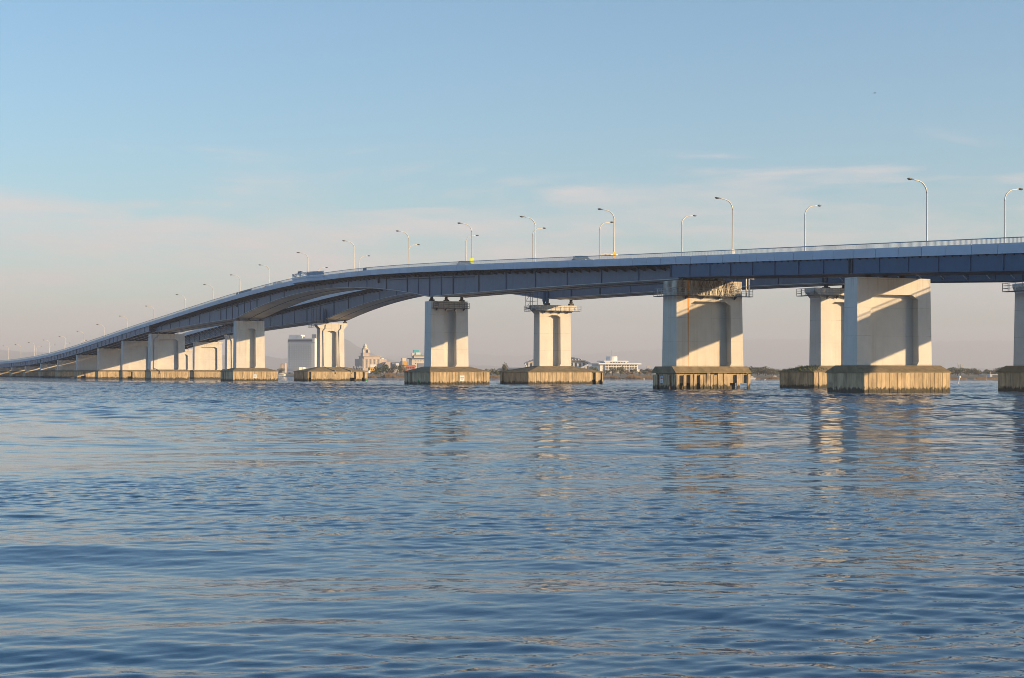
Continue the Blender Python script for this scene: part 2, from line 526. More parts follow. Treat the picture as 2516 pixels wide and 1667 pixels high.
    for yy in (yb0-.24, (yb0+yb1)/2, yb1+.24):
        rb.sweep(S, lambda x: [(yy-.05, Z0(-x)-BD(-x)-.09), (yy+.05, Z0(-x)-BD(-x)-.09), (yy+.05, Z0(-x)-BD(-x)-.002), (yy-.05, Z0(-x)-BD(-x)-.002)])
    rb.build('inspection_rail', M['galv_dark'], g)
    # web stiffeners, thin and wide, near and longitudinal
    a = B + .6; k = 0
    while a < E_ - .4:
        z, d = Z0(a), BD(a)
        atp = min(abs(a - STA['C']), abs(a - STA['D']))
        wide = .05
        if atp < 26 and k % 2 == 0: wide = .20
        elif k % 2 == 0: wide = .08
        if k == 0: wide = .18
        if k % 2 == 0 or near and atp < 15:
            MB().box(-a-wide, -a+wide, yb0-.12, yb0-.002, z-d+.082, z-1.9).build('stiffener', M['stiff'] if wide > .1 else M['girder_dark'], g)
        a += 6.0; k += 1
    for c in (STA['C'], STA['D']):
        for (da, dep) in ((22, 2.9), (30, 2.5)):
            MB().sweep(st(c - da, c + da, 3), lambda x: [(yb0-.10, Z0(-x)-dep-.07), (yb0-.003, Z0(-x)-dep-.07), (yb0-.003, Z0(-x)-dep+.07), (yb0-.10, Z0(-x)-dep+.07)]).build('longitudinal_stiffener', M['stiff'], g)
    # cantilever brackets under the deck edge
    bm_ = MB().prism([(0.14, 0), (2.29, 0), (2.29, -.95), (0.14, -.22)], 'x', -.06, .06)
    bm_.box(-.16, .16, 0.14, 2.29, -.03, -.001)
    bm_.add([(-.16, .14, -.225), (.16, .14, -.225), (.16, 2.29, -.955), (-.16, 2.29, -.955), (-.16, .14, -.26), (.16, .14, -.26), (.16, 2.29, -.99), (-.16, 2.29, -.99)],
            [(0,1,2,3),(7,6,5,4),(0,4,5,1),(1,5,6,2),(2,6,7,3),(3,7,4,0)])
    bme = bm_.mesh('bracket', M['stiff'])
    a = B + 1.6
    while a < E_ - 1:
        put(link('bracket', bme, None, (-a, u0, Z0(a)-1.603), (0, math.atan(SL(a)), 0)))
        a += 3.0
    return root, put, ys, (yb0, yb1)

NEAR_U0, NEAR_W = -0.3, 12.0
FAR_U0, FAR_W = 25.6, 11.2

near_bridge, put_n, ys_n, box_n = build_bridge(NEAR_U0, NEAR_W, 'road_bridge', 'nearer blue-grey steel road bridge on white piers, its deck in full view', True)
far_bridge, put_f, ys_f, box_f = build_bridge(FAR_U0, FAR_W, 'road_bridge', 'farther road bridge mostly hidden behind and below the nearer one, on flared white piers', False)

# ------------------------------------------------------------------ piers
def pier_shaft(wu, th, z0, z1, rec, taper=0.006):
    """wu=(u0,u1); th thickness along the bridge; rec=(ru0,ru1,depth,ztop,chamfer); returns MB about x=0"""
    m = MB()
    u0, u1 = wu; h = th/2
    r0, r1, d, zt, ch = rec
    H = [(-h,u0),(h,u0),(h,r0),(h-d,r0),(h-d,r1),(h,r1),(h,u1),(-h,u1),(-h,r1),(-h+d,r1),(-h+d,r0),(-h,r0)]
    m.prism(H, 'z', z0, zt)
    m.box(-h, h, u0, u1, zt, z1)
    # haunched upper corners of the recess, sloping sill at its foot
    for sx in (1, -1):
        xa, xb = sorted((sx*(h-d), sx*h))
        m.prism([(r0, zt), (r0+ch, zt), (r0, zt-ch*.6)], 'x', xa+.002, xb-.002)
        m.prism([(r1, zt), (r1-ch, zt), (r1, zt-ch*.6)], 'x', xa+.002, xb-.002)
        m.prism([(r1, z0), (r1-.35, z0), (r1, z0+.55)], 'x', xa+.002, xb-.002)
    cu = (u0+u1)/2
    m.v = [(x*(1+taper*(z1-z)*1.5), cu+(y-cu)*(1+taper*(z1-z)*.35), z) for x, y, z in m.v]
    return m

def skirt_boards(parent, L, y0, y1, ztop, bw, seed, faces=('x+', 'y-'), gaps=(), ragged=0.0, matn='board'):
    """separate upright concrete boards round a footing; L length along the bridge"""
    r = random.Random(seed)
    gp = .055 if ragged else .018
    bm = MB().box(-.11, .11, -bw/2+gp, bw/2-gp, -.75, ztop).mesh('board', M[matn])
    out = []
    def run(n, f, key):
        for i in range(n):
            if (key, i) in gaps: continue
            loc, rz = f(i)
            o = link('board', bm, parent, (loc[0], loc[1], -r.random()*ragged), (r.uniform(-1,1)*.02*ragged*2, 0, rz))
            if ragged and r.random() < .3: o.rotation_euler[0] += r.uniform(-.05, .05)
            out.append(o)
    n = int(round((y1-y0)/bw)); w = (y1-y0)/n
    if 'x+' in faces: run(n, lambda i: ((L/2 + r.uniform(-.035,.035), y0 + w*(i+.5)), 0), 'x+')
    if 'x-' in faces: run(n, lambda i: ((-L/2, y0 + w*(i+.5)), 0), 'x-')
    n2 = int(round((L-.24)/bw)); w2 = (L-.24)/n2
    if 'y-' in faces: run(n2, lambda i: ((-L/2 + .12 + w2*(i+.5), y0 + .1 + r.uniform(-.03,.03)), math.pi/2), 'y-')
    return out

def build_pier(put, off_root, a, wu, th, ztop, rec, foot, style, mat='pier', cap=None, bearings=(), seed=1, boards=True, label=None, zb=3.35, bw=.62, gaps=(), ragged=0.0):
    """foot=(y0,y1,L,zedge)"""
    m = pier_shaft(wu, th, zb - .1, ztop, rec)
    if cap:      # flared head: (flare, height)
        fl, hh = cap
        u0, u1 = wu; h = th/2
        m.prism([(u0, ztop-hh), (u1, ztop-hh), (u1+fl, ztop-hh*.35), (u1+fl, ztop+.02), (u0-fl, ztop+.02), (u0-fl, ztop-hh*.35)], 'x', -h-.12, h+.12)
    o = m.build('pier', M[mat])
    o.location = (-a, 0, 0)
    put(o)
    if label: o['label'] = label
    y0, y1, L, ze = foot
    hl = L/2
    if style == 'gable':        # vertical gabled ends, slopes to the long sides
        pr = [(-hl-.14, ze-.12), (hl+.14, ze-.12), (hl+.14, ze), (th/2+.55, zb), (-th/2-.55, zb), (-hl-.14, ze)]
        MB().prism(pr, 'y', y0-.14, y1+.14).build('footing_roof', M['capstone'], o)
    else:
        t = MB().frustum((-hl-.16, hl+.16, y0-.16, y1+.16), ze, (-th/2-.3, th/2+.3, wu[0]-.3, wu[1]+.3), zb)
        t.box(-hl-.16, hl+.16, y0-.16, y1+.16, ze-.12, ze-.001)
        t.build('footing_roof', M['capstone'], o)
    if boards:
        MB().box(-hl+.35, hl-.35, y0+.35, y1-.35, .9, ze-.121).build('footing_core', M['skirt'], o)
        MB().box(-hl+1.6, hl-1.6, y0+1.6, y1-1.6, -.8, .899).build('footing_piles', M['core'], o)
        skirt_boards(o, L, y0, y1, ze-.121, bw, seed, gaps=gaps, ragged=ragged, faces=('x+', 'x-', 'y-') if ragged else ('x+', 'y-'))
        if not ragged:
            MB().box(-hl-.1, -hl+.12, y0+.22, y1, -.8, ze-.122).box(-hl+.121, hl-.121, y1-.2, y1, -.8, ze-.122).build('footing_wall', M['skirt'], o)
    else:
        MB().box(-hl, hl, y0, y1, -.8, ze-.121).build('footing_wall', M['skirt'], o)
    zb_ = []
    for (y, gap) in bearings:
        MB().box(-.45, .45, y-.45, y+.45, ztop+.021, ztop+.021+gap*.35).lathe([(.30, ztop+.021+gap*.35), (.38, ztop+gap*.6), (.26, ztop+gap*.8), (.4, ztop+gap)], 0, y, 10).build('bearing', M['bearing'], o)
    return o

def platform(o, th, wu, z, sides, out=.95, hr=1.05, ext=1.3, mat='galv'):
    """maintenance walkway round the pier head, with its rails"""
    u0, u1 = wu; h = th/2 + .14
    fl = MB(); rl = MB()
    x0, x1 = h, h + out
    def railrun(p, q):
        p, q = Vector(p), Vector(q); n = max(1, int(round((q-p).length/1.1)))
        for i in range(n+1):
            c = p.lerp(q, i/n); rl.box(c.x-.03, c.x+.03, c.y-.03, c.y+.03, z+.03, z+hr)
        for t in (.35, .68, 1.0):
            rl.tube([p + Vector((0,0,z+hr*t)), q + Vector((0,0,z+hr*t))], .03, 4)
    if 'x+' in sides:
        fl.box(x0, x1, u0-ext, u1+ext, z-.1, z)
        railrun((x1-.04, u0-ext+.04, 0), (x1-.04, u1+ext-.04, 0))
        railrun((x1-.04, u1+ext-.04, 0), (x0, u1+ext-.04, 0))
        for i in range(4):
            y = u0 + (u1-u0)*(i+.5)/4
            fl.prism([(x0, z-.1), (x1-.1, z-.1), (x0, z-.55)], 'y', y-.06, y+.06)
    if 'y-' in sides:
        fl.box(-h-.6, h-.001, u0-ext, u0-ext+out, z-.1, z)
        railrun((x1-.04, u0-ext+.04, 0), (-h-.56, u0-ext+.04, 0))
        railrun((-h-.56, u0-ext+.04, 0), (-h-.56, u0-ext+out, 0))
    fl.build('platform', M['galv_dark'], o)
    rl.build('platform_railing', M[mat], o)

def rungs(o, x, y, z0, z1, n):
    m = MB()
    for i in range(n):
        z = z0 + (z1-z0)*i/(n-1)
        m.box(x, x+.14, y-.3, y+.3, z-.03, z+.03)
    m.build('ladder_rung', M['galv_dark'], o)

def drain(o, pts, r=.13):
    MB().tube(pts, r, 7).build('drain_pipe', M['pipe'], o, smooth=True)

def notice(o, loc, rz, w=.62, h=.75, style=0):
    p = MB().box(-.02, .02, -w/2, w/2, -h/2, h/2).build('notice_board', M['white'], o)
    p.location = loc; p.rotation_euler = (0, 0, rz)
    t = MB()
    if style == 0:
        t.box(.021, .024, -w*.38, w*.38, h*.05, h*.28)
    else:
        t.box(.021, .024, -w*.4, w*.4, -h*.02, h*.14)
    t.build('red_lettering', M['red'], p)
    t2 = MB()
    for k in range(3):
        t2.box(.021, .024, -w*.36, w*(.3 - .08*k), -h*(.14+.1*k), -h*(.09+.1*k))
    t2.box(.021, .024, -w*.46, w*.46, h*.38, h*.44)
    t2.build('blue_lettering', M['cyan'], p)

WU = (0.0, 11.3); WM = (1.6, 9.6)
# pier A : closest, plain
zA = 14.2
pA = build_pier(put_n, near_bridge, STA['A'], WU, 2.5, zA, (2.0, 9.3, 1.05, 12.1, .9), (-.9, 12.3, 7.4, 2.55), 'gable', seed=3,
                bearings=[(y, .33) for y in ys_n[1:4]], label='clean white wall pier with wide recess, nearest of the row', bw=.62)
# pier B : rust streaked, ragged skirt, platform
gB = {('x+', 1), ('x+', 3), ('x+', 6), ('x+', 16), ('x+', 17), ('x+', 19), ('x+', 20), ('y-', 2), ('y-', 8)}
pB = build_pier(put_n, near_bridge, STA['B'], WU, 3.7, 15.95, (2.1, 9.25, 1.15, 12.9, .95), (-1.0, 11.8, 6.6, 2.5), 'gable', mat='pier_rust', seed=5,
                bearings=[(ys_n[1], .38), (ys_n[3], .38)], label='white pier stained brown and orange with rust under its walkway', bw=.58, gaps=gB, ragged=.3)
platform(pB, 3.7, WU, 13.75, ('x+', 'y-'))
rungs(pB, 2.1, .9, 13.9, 15.6, 6); rungs(pB, 2.1, 9.9, 13.9, 15.6, 6)
MB().box(-1.2, 1.2, 3.2, 4.6, 15.95, 16.25).box(-1.0, 1.4, 6.0, 7.0, 15.95, 16.22).build('bearing_block', M['bearing'], pB)
br = MB()
for yy in (3.4, 5.2, 7.2, 8.6):
    br.tube([(2.2, yy, 13.8), (2.6, yy+.9, 16.2)], .06, 4)
    br.tube([(2.2, yy+.9, 13.8), (2.4, yy, 16.0)], .05, 4)
br.build('walkway_brace', M['galv_dark'], pB)
MB().tube([(2.1, 11.9, 13.8), (2.1, 11.9, 17.0)], .09, 6).tube([(2.1, 12.4, 13.8), (2.1, 12.4, 16.4), (2.1, 13.3, 16.4), (2.1, 13.3, 17.0)], .08, 6).build('drain_pipe', M['white'], pB)
notice(pB, (-.6, -1.06, 1.45), -math.pi/2, .75, 1.0, 0)
# pier C, D : under the haunches
pC = build_pier(put_n, near_bridge, STA['C'], WM, 3.2, 16.75, (4.45, 7.05, 1.25, 15.0, .6), (-.8, 12.0, 13.8, 2.6), 'hip', seed=8,
                bearings=[(box_n[0]+.4, .98), (5.6, .98), (box_n[1]-.4, .98)], label='white pier with slim slot recess and a brown walkway round its head', bw=.66, zb=3.6,
                gaps={('y-', 2), ('y-', 5)})
platform(pC, 3.2, WM, 15.35, ('x+',), ext=-.05, mat='galv_dark')
rungs(pC, 1.75, 2.6, 15.5, 16.6, 4); rungs(pC, 1.75, 8.6, 15.5, 16.6, 4)
notice(pC, (7.03, 6.0, 1.3), 0, .95, 1.05, 1)
pD = build_pier(put_n, near_bridge, STA['D'], WM, 2.9, 16.75, (4.45, 7.05, 1.25, 14.6, .6), (-.8, 12.0, 12.7, 2.75), 'hip', seed=9,
                bearings=[(box_n[0]+.4, .98), (5.6, .98), (box_n[1]-.4, .98)], bw=.66, zb=3.65, gaps={('y-', 3), ('y-', 4), ('y-', 7)})
notice(pD, (6.48, 5.4, 1.35), 0, .95, 1.05, 1)
pE = build_pier(put_n, near_bridge, STA['E'], WU, 3.7, 15.1, (2.2, 9.1, 1.15, 13.3, .9), (-.6, 11.9, 8.6, 2.75), 'gable', seed=10, bearings=[(y, .33) for y in ys_n[1:4]], bw=.62, zb=3.3)
drain(pE, [(1.98, 2.4, 15.6), (1.98, 2.4, 14.6), (2.02, .9, 13.2), (2.1, .75, 3.9), (2.5, 1.4, 3.5), (4.6, 2.3, 2.9), (4.8, 2.4, 2.0)])
for i, a in enumerate(STP[:8]):
    zt = zr(a) - 3.64 - .33
    zrec = max(zt - 1.9, 3.5)
    low = zt < 6.2
    build_pier(put_n, near_bridge, a, WU, 2.1 if not low else 2.4, zt, (2.2, 9.1, .45 if low else .75, zrec, .7 if not low else .05), (-.5, 11.8, 6.0, 2.75), 'gable', seed=20+i,
               mat='pier' if i != 4 else 'pier', bearings=[(y, .33) for y in ys_n[1:4]], boards=(i < 5), bw=.9, zb=3.15 if not low else 2.95,
               gaps={('x+', 2), ('x+', 3), ('x+', 9)} if i in (0, 2, 4) else ())

# farther bridge piers
FW_ = (26.0, 33.2); FWa = (25.9, 36.3)
pF = build_pier(put_f, far_bridge, 160.6, FWa, 4.0, 13.95, (28.0, 34.0, .9, 12.2, .8), (25.0, 37.2, 8.6, 2.6), 'gable', cap=(.35, 1.1), seed=31, bw=.7)
platform(pF, 4.2, FWa, 13.0, ('y-',), ext=1.4)
pB2 = build_pier(put_f, far_bridge, STA['B'], FW_, 2.7, 15.4, (27.9, 31.4, .9, 13.3, .7), (22.4, 37.0, 9.0, 2.6), 'hip', cap=(1.0, 1.5), seed=32, bw=.8,
                 label='flared white pier with grass on its dark footing', zb=3.5, bearings=[(28.0, .6), (31.4, .6)])
platform(pB2, 2.9, FW_, 14.3, ('x+', 'y-'), ext=2.0)
wz = random.Random(3)
weeds = MB()
for i in range(260):
    x = wz.uniform(-4.3, 4.4); y = wz.uniform(22.4, 25.6)
    zz = 2.6 + .9*max(0, min(1, min((4.6-abs(x))/3.2, (y-22.2)/3.4)))*1.0
    if x > 0 and wz.random() < .3: zz -= .0
    hgt = wz.uniform(.12, .38)
    q = wz.uniform(0, 6.28); dx, dy = math.cos(q)*.07, math.sin(q)*.07
    weeds.add([(x-dx, y-dy, zz-.1), (x+dx, y+dy, zz-.1), (x+dy*2, y-dx*2, zz+hgt)], [(0,1,2)])
M['weed'] = pmat('weed', (0.14, 0.17, 0.04), .8, var=.3)
w_ = weeds.build('weeds', M['weed'], pB2); w_['kind'] = 'stuff'
pC2 = build_pier(put_f, far_bridge, STA['C'], FW_, 2.6, 16.35, (27.9, 30.8, 1.1, 14.3, .7), (20.7, 38.0, 13.4, 2.55), 'hip', cap=(1.15, 1.7), seed=33, bw=.9, zb=3.75,
                 bearings=[(box_f[0]+.5, 1.3), (box_f[1]-.5, 1.3)], gaps={('x+', 16), ('x+', 18), ('y-', 1)})
platform(pC2, 2.8, FW_, 15.2, ('x+', 'y-'), ext=1.9)
pD2 = build_pier(put_f, far_bridge, STA['D'], FW_, 2.6, 16.4, (27.9, 30.9, 1.0, 14.2, .7), (20.7, 38.4, 13.0, 2.7), 'hip', cap=(1.0, 1.6), seed=34, bw=.9, zb=3.9,
                 bearings=[(box_f[0]+.5, 1.3), (box_f[1]-.5, 1.3)], gaps={('x+', 0), ('x+', 14), ('x+', 15), ('x+', 18), ('y-', 9)}, label='flared white pier with two drain pipes down its face')
platform(pD2, 2.8, FW_, 15.3, ('y-',), ext=2.4)
for y in (26.9, 31.6):
    drain(pD2, [(1.55, y+.7, 16.0), (1.55, y+.6, 14.9), (1.5, y, 14.2), (1.75, y, 4.1), (2.3, y+.5, 3.75), (6.7, y+1.8, 2.85), (6.8, y+1.9, 2.0)], .12)
# wind fairing and access scaffold beside the box at D and C of the farther bridge
for pr_, cz in ((pD2, 16.4), (pC2, 16.35)):
    s_ = MB()
    x = -.6
    for dx in (-2.4, -.2):
        for dy in (0, 1.6):
            s_.tube([(dx, 24.6+dy, cz-1.0), (dx, 24.6+dy, cz+4.6)], .055, 4)
    for k in range(4):
        z = cz - .6 + k*1.5
        s_.tube([(-2.4, 24.6, z), (-.2, 24.6, z)], .045, 4).tube([(-2.4, 24.6, z), (-.2, 24.6, z+1.3)], .045, 4).tube([(-2.4, 26.2, z), (-.2, 26.2, z)], .045, 4).tube([(-2.4, 24.6, z), (-2.4, 26.2, z)], .045, 4)
    s_.build('access_scaffold', M['galv_dark'], pr_)
    MB().lathe([(.12, cz+.1), (.34, cz+.9), (.36, cz+2.4), (.2, cz+3.6), (.05, cz+4.4)], .9, 27.2, 10).lathe([(.12, cz+.1), (.34, cz+.9), (.36, cz+2.4), (.2, cz+3.6), (.05, cz+4.2)], 1.6, 27.6, 10).build('damper', M['panel_blue'], pr_)
pE2 = build_pier(put_f, far_bridge, STA['E'], FWa, 2.6, 15.0, (28.0, 34.0, .8, 13.2, .8), (25.2, 37.2, 8.0, 2.7), 'gable', cap=(.4, 1.2), seed=35, boards=False, zb=3.4)
drain(pE2, [(1.5, 26.5, 15.2), (1.5, 26.8, 14.0), (1.55, 27.4, 13.0), (1.6, 27.4, 3.6)], .12)
for i, a in enumerate(STP[:6]):
    zt = zr(a) - 3.8 - .35
    build_pier(put_f, far_bridge, a, (25.9, 36.0), 2.0, zt, (27.7, 34.2, .6, max(zt-1.9, 3.6), .8 if zt > 6 else .05), (25.2, 36.6, 6.0, 2.75), 'gable', cap=(.2, .8) if zt > 6 else None, seed=40+i, boards=False, zb=3.2,
               bearings=[(y, .35) for y in (ys_f[1], ys_f[2], ys_f[3])])

# ------------------------------------------------------------------ viewing bay at the crown, boards on the railing
def crown_bay():
    c = 372.0; z = zr(c)
    y = NEAR_U0
    m = MB()
    poly = [(-(c-11), y-.02), (-(c-5.5), y-2.3), (-(c+5.5), y-2.3), (-(c+11), y-.02)]
    m.prism(poly, 'z', z-1.8, z-1.0)
    o = m.build('viewing_bay', M['fascia']); put_n(o)
    par = MB(); post = MB()
    for i in range(3):
        p, q = Vector((*poly[i], 0)), Vector((*poly[i+1], 0))
        d = (q-p).normalized(); nrm = Vector((-d.y, d.x, 0))*.06
        a_, b_ = p + nrm*1.2, q + nrm*1.2
        par.add([p+Vector((0,0,z-.998)), q+Vector((0,0,z-.998)), q+nrm*2+Vector((0,0,z-.998)), p+nrm*2+Vector((0,0,z-.998)),
                 p+Vector((0,0,z-.55)), q+Vector((0,0,z-.55)), q+nrm*2+Vector((0,0,z-.55)), p+nrm*2+Vector((0,0,z-.55))],
                [(0,1,2,3),(7,6,5,4),(0,4,5,1),(1,5,6,2),(2,6,7,3),(3,7,4,0)])
        n = max(2, int((q-p).length/1.1))
        for k in range(n+1):
            c_ = a_.lerp(b_, k/n); post.box(c_.x-.05, c_.x+.05, c_.y-.05, c_.y+.05, z-.55, z+.36)
        for h_ in (.32, .05, -.25):
            post.tube([a_+Vector((0,0,z+h_)), b_+Vector((0,0,z+h_))], .06, 4)
        if i != 1:
            a2, b2 = p + nrm*1.6, q + nrm*1.6
            post.add([a2+Vector((0,0,z-.5)), b2+Vector((0,0,z-.5)), b2+nrm*.4+Vector((0,0,z-.5)), a2+nrm*.4+Vector((0,0,z-.5)),
                      a2+Vector((0,0,z+.22)), b2+Vector((0,0,z+.22)), b2+nrm*.4+Vector((0,0,z+.22)), a2+nrm*.4+Vector((0,0,z+.22))],
                     [(0,1,2,3),(7,6,5,4),(0,4,5,1),(1,5,6,2),(2,6,7,3),(3,7,4,0)])
        if True:
            for k in range(n):
                c0, c1 = a_.lerp(b_, (k+.12)/n), a_.lerp(b_, (k+.88)/n)
                post.tube([c0+Vector((0,0,z-.12)), c1+Vector((0,0,z+.3))], .04, 4)
    par.build('bay_parapet', M['fascia'], o)
    post.build('bay_railing', M['rail'], o)
    return o
bay = crown_bay()
MB().box(-(372.0+3.4), -(372.0+1.0), NEAR_U0-1.7, NEAR_U0-1.3, zr(372)+.2, zr(372)+.95).box(-(372+2.3), -(372+2.1), NEAR_U0-1.6, NEAR_U0-1.4, zr(372)-1.0, zr(372)+.2).build('information_board', M['panel_blue'], bay)

def rail_board(a0, a1):
    put_n(MB().sweep(st(a0, a1, 3), lambda x: [(NEAR_U0+.10, zr(-x)-.66), (NEAR_U0+.14, zr(-x)-.66), (NEAR_U0+.14, zr(-x)-.02), (NEAR_U0+.10, zr(-x)-.02)]).build('railing_board', M['panel_blue']))
rail_board(420.5, 432.5); rail_board(433.3, 435.0); rail_board(333.0, 335.2)
# small junction boxes hung on the web
for a, y in ((331, box_n[0]), (441.5, box_n[0])):
    put_n(MB().box(-a-.22, -a+.22, y-.35, y-.003, zr(a)-3.4, zr(a)-2.6).build('junction_box', M['stiff']))

# ------------------------------------------------------------------ lamp posts
def lamp_meshes(sgn):
    h = 9.6
    pole = MB().tube([(0,0,0), (0,0,.35), (0,0,7.9)], .135, 8, .095)
    arc = [(0, 0, 7.88)]
    for i in range(1, 11):
        q = math.pi/2 * i/10
        arc.append((0, sgn*1.75*(1-math.cos(q)), 7.9 + 1.55*math.sin(q)))
    arc.append((0, sgn*2.35, 9.56))
    arm = MB().tube(arc, .092, 7, .07)
    head = MB()
    o = 0
    prof = [(0, .05, .05), (.1, .10, .08), (.3, .17, .12), (.55, .17, .13), (.75, .10, .08), (.82, .02, .02)]
    n = 8
    for d, w, t in prof:
        for k in range(n):
            q = 2*math.pi*k/n
            head.v.append((math.cos(q)*w, sgn*(2.3+d), 9.57 + math.sin(q)*t*(1.0 if math.sin(q) > 0 else 1.3)))
    for i in range(len(prof)-1):
        for k in range(n):
            k2 = (k+1) % n
            head.f.append((i*n+k, i*n+k2, (i+1)*n+k2, (i+1)*n+k))
    head.f.append(tuple(range(n))[::-1]); head.f.append(tuple(range((len(prof)-1)*n, len(prof)*n)))
    base = MB().box(-.22, .22, -.22, .22, -.02, .05).lathe([(.2, .05), (.19, .6), (.13, .66)], 0, 0, 8)
    out = []
    for nm, mb, mt in (('pole', pole, 'pole'), ('arm', arm, 'pole'), ('lamp_head', head, 'lamp'), ('base', base, 'pole')):
        me = mb.mesh(nm, M[mt]); me.polygons.foreach_set('use_smooth', [nm != 'base']*len(me.polygons)); out.append((nm, me))
    return out

def lamp_stations():
    return [162.1, 206.3, 242.8, 273.0, 302.2, 336.6, 371.7, 407.0, 441.2, 470.3, 500.6, 536.0, 580.5] + [624.6 + 42.8*i for i in range(8)]
ORD = ['first', 'second', 'third', 'fourth', 'fifth', 'sixth', 'seventh', 'eighth', 'ninth', 'tenth', 'eleventh', 'twelfth', 'thirteenth', 'fourteenth', 'fifteenth', 'sixteenth', 'seventeenth', 'eighteenth', 'nineteenth', 'twentieth', 'twenty-first', 'twenty-second']
LM_near, LM_far = lamp_meshes(-1), lamp_meshes(1)
def put_lamps(meshes, y, near):
    lamps = []
    i = 0
    for a in lamp_stations():
        if near and a < 150: continue
        if not near and a < 150: continue
        side = 'left' if near else 'right'
        extra = ''
        o = empty('street_lamp', (-a - (0 if near else 2.8), y, zr(a) - 1.14))
        o.rotation_euler = (random.uniform(-.006, .006), random.uniform(-.006, .006), random.uniform(-.06, .06))
        lab = f'{ORD[i]} tall white lamp post from the right with arm bent {side}'
        tag(o, lab, 'street lamp', f'lamp posts with {side}-bent arms along the bridge')
        for nm, me in meshes: link(nm, me, o)
        lamps.append(o); i += 1
    return lamps
near_lamps = put_lamps(LM_near, 11.05, True)
far_lamps = put_lamps(LM_far, 26.25, False)

def plate(o, w, h, z, mat, name='sign_plate'):
    MB().box(-.05+.14, .05+.14, -w/2, w/2, z, z+h).build(name, M[mat], o)
plate(near_lamps[1], .55, 1.0, 1.0, 'white')
plate(near_lamps[2], .55, 1.1, 1.3, 'amber'); plate(near_lamps[2], .55, .6, .6, 'amber')
plate(near_lamps[4], .75, 1.2, 1.3, 'lime'); plate(near_lamps[4], .7, .6, .5, 'lime')
# traffic sign arm on one farther lamp post (fourth from the right)
ga = MB().tube([(0,0,2.6), (0,.25,3.1), (0,.9,3.35), (0,2.6,3.35)], .1, 6)
ga.build('sign_arm', M['pole'], far_lamps[3])
MB().box(-.06, .06, 2.55, 4.1, 3.05, 3.45).build('sign_plate', M['white'], far_lamps[3])
MB().box(-.08, .08, 1.3, 1.5, 3.0, 3.26).box(-.08, .08, 2.2, 2.4, 3.0, 3.26).build('camera_box', M['galv_dark'], far_lamps[3])
MB().box(-.08, .08, .13, .5, 1.5, 2.3).build('control_box', M['amber'], far_lamps[3])

# ------------------------------------------------------------------ vehicles on the deck
M['car_dark'] = pmat('car_paint_dark', (.02, .045, .08), .25, var=.03)
M['car_white'] = pmat('car_paint_white', (.75, .75, .74), .25, var=.02)
M['car_silver'] = pmat('car_paint_silver', (.35, .36, .38), .3, metal=.4, var=.02)
M['glass'] = pmat('car_glass', (.02, .03, .035), .08, var=.02)
M['tyre'] = pmat('tyre', (.02, .02, .02), .8)
M['headlight'] = pmat('headlight', (.8, .78, .7), .2)
def car(a, y, paint, label, direction=1, van=False):
    """direction 1: heading towards +x (right)"""
    o = empty('car', (-a, y, zr(a) - 1.12))
    o.rotation_euler = (0, direction * math.atan(slope(a)), 0 if direction > 0 else math.pi)
    tag(o, label, 'car')
    o.scale = (1, 1, .84)
    L, Wd, Hh = (4.5, 1.75, 1.5) if not van else (4.7, 1.8, 1.95)
    lo = .95 if van else .85
    body = MB().prism([(-L/2, .3), (L/2, .3), (L/2, .62), (L/2-.15, .75), (L/2-1.15 if not van else L/2-.6, lo), (-L/2+.1, lo+.05), (-L/2, .6)], 'y', -Wd/2, Wd/2)
    body.build('body', M[paint], o)
    x1 = L/2-1.9 if not van else L/2-1.2
    cab = MB().frustum((-L/2+.25, L/2-1.2 if not van else L/2-.62, -Wd/2+.05, Wd/2-.05), lo-.02, (-L/2+.65, x1, -Wd/2+.22, Wd/2-.22), Hh-.05)
    cab.build('cabin_glass', M['glass'], o)
    MB().box(-L/2+.62, x1+.03, -Wd/2+.2, Wd/2-.2, Hh-.052, Hh).build('roof', M[paint], o)
    pl = MB()
    for x in (-.35, -L/2+.6):
        for s in (-1, 1):
            pl.box(x-.05, x+.05, s*(Wd/2-.06)-.04, s*(Wd/2-.06)+.02, lo, Hh-.05)
    pl.build('pillar', M[paint], o)
    wm = MB()
    wv = [(math.cos(q*math.pi/6)*.31, math.sin(q*math.pi/6)*.31) for q in range(12)]
    wme = MB().prism(wv, 'y', -.1, .1).mesh('wheel', M['tyre'])
    for x in (-L/2+.85, L/2-.85):
        for s in (-1, 1): link('wheel', wme, o, (x, s*(Wd/2-.08), .31))
    for s in (-1, 1): MB().box(L/2-.12, L/2+.02, s*.6-.16, s*.6+.16, .6, .74).build('headlight', M['headlight'], o)
    return o
car(236, 1.4, 'car_dark', 'dark car on the nearer bridge, its window just above the parapet right of the crown')
car(405, 2.2, 'car_white', 'small white van near the crown, its roof showing over the railing', -1, True)
car(283.5, 1.4, 'car_silver', 'silver car by the lamp post with the lime plate')

# ------------------------------------------------------------------ lake
def fft_field(n, Lt, lmin, lmax, ang, spread, power, seed):
    """random sea surface, tile Lt metres, wavelengths lmin..lmax travelling about angle ang; unit rms"""
    r = np.random.default_rng(seed)
    k1 = np.fft.fftfreq(n, Lt/n) * 2*np.pi
    kx, ky = np.meshgrid(k1, k1, indexing='ij')
    k = np.hypot(kx, ky); k[0, 0] = 1e-6
    th = np.arctan2(ky, kx)
    d = np.abs(np.cos(th - ang)) ** spread
    lam = 2*np.pi/k
    win = 1/(1+np.exp(-(lam-lmin)/(lmin*.15))) * 1/(1+np.exp((lam-lmax)/(lmax*.15)))
    amp = k ** (-power) * d * win
    amp[0, 0] = 0
    ph = r.uniform(0, 2*np.pi, (n, n)); g = r.normal(size=(n, n))
    hgt = np.real(np.fft.ifft2(amp * g * np.exp(1j*ph)))
    return hgt / hgt.std()

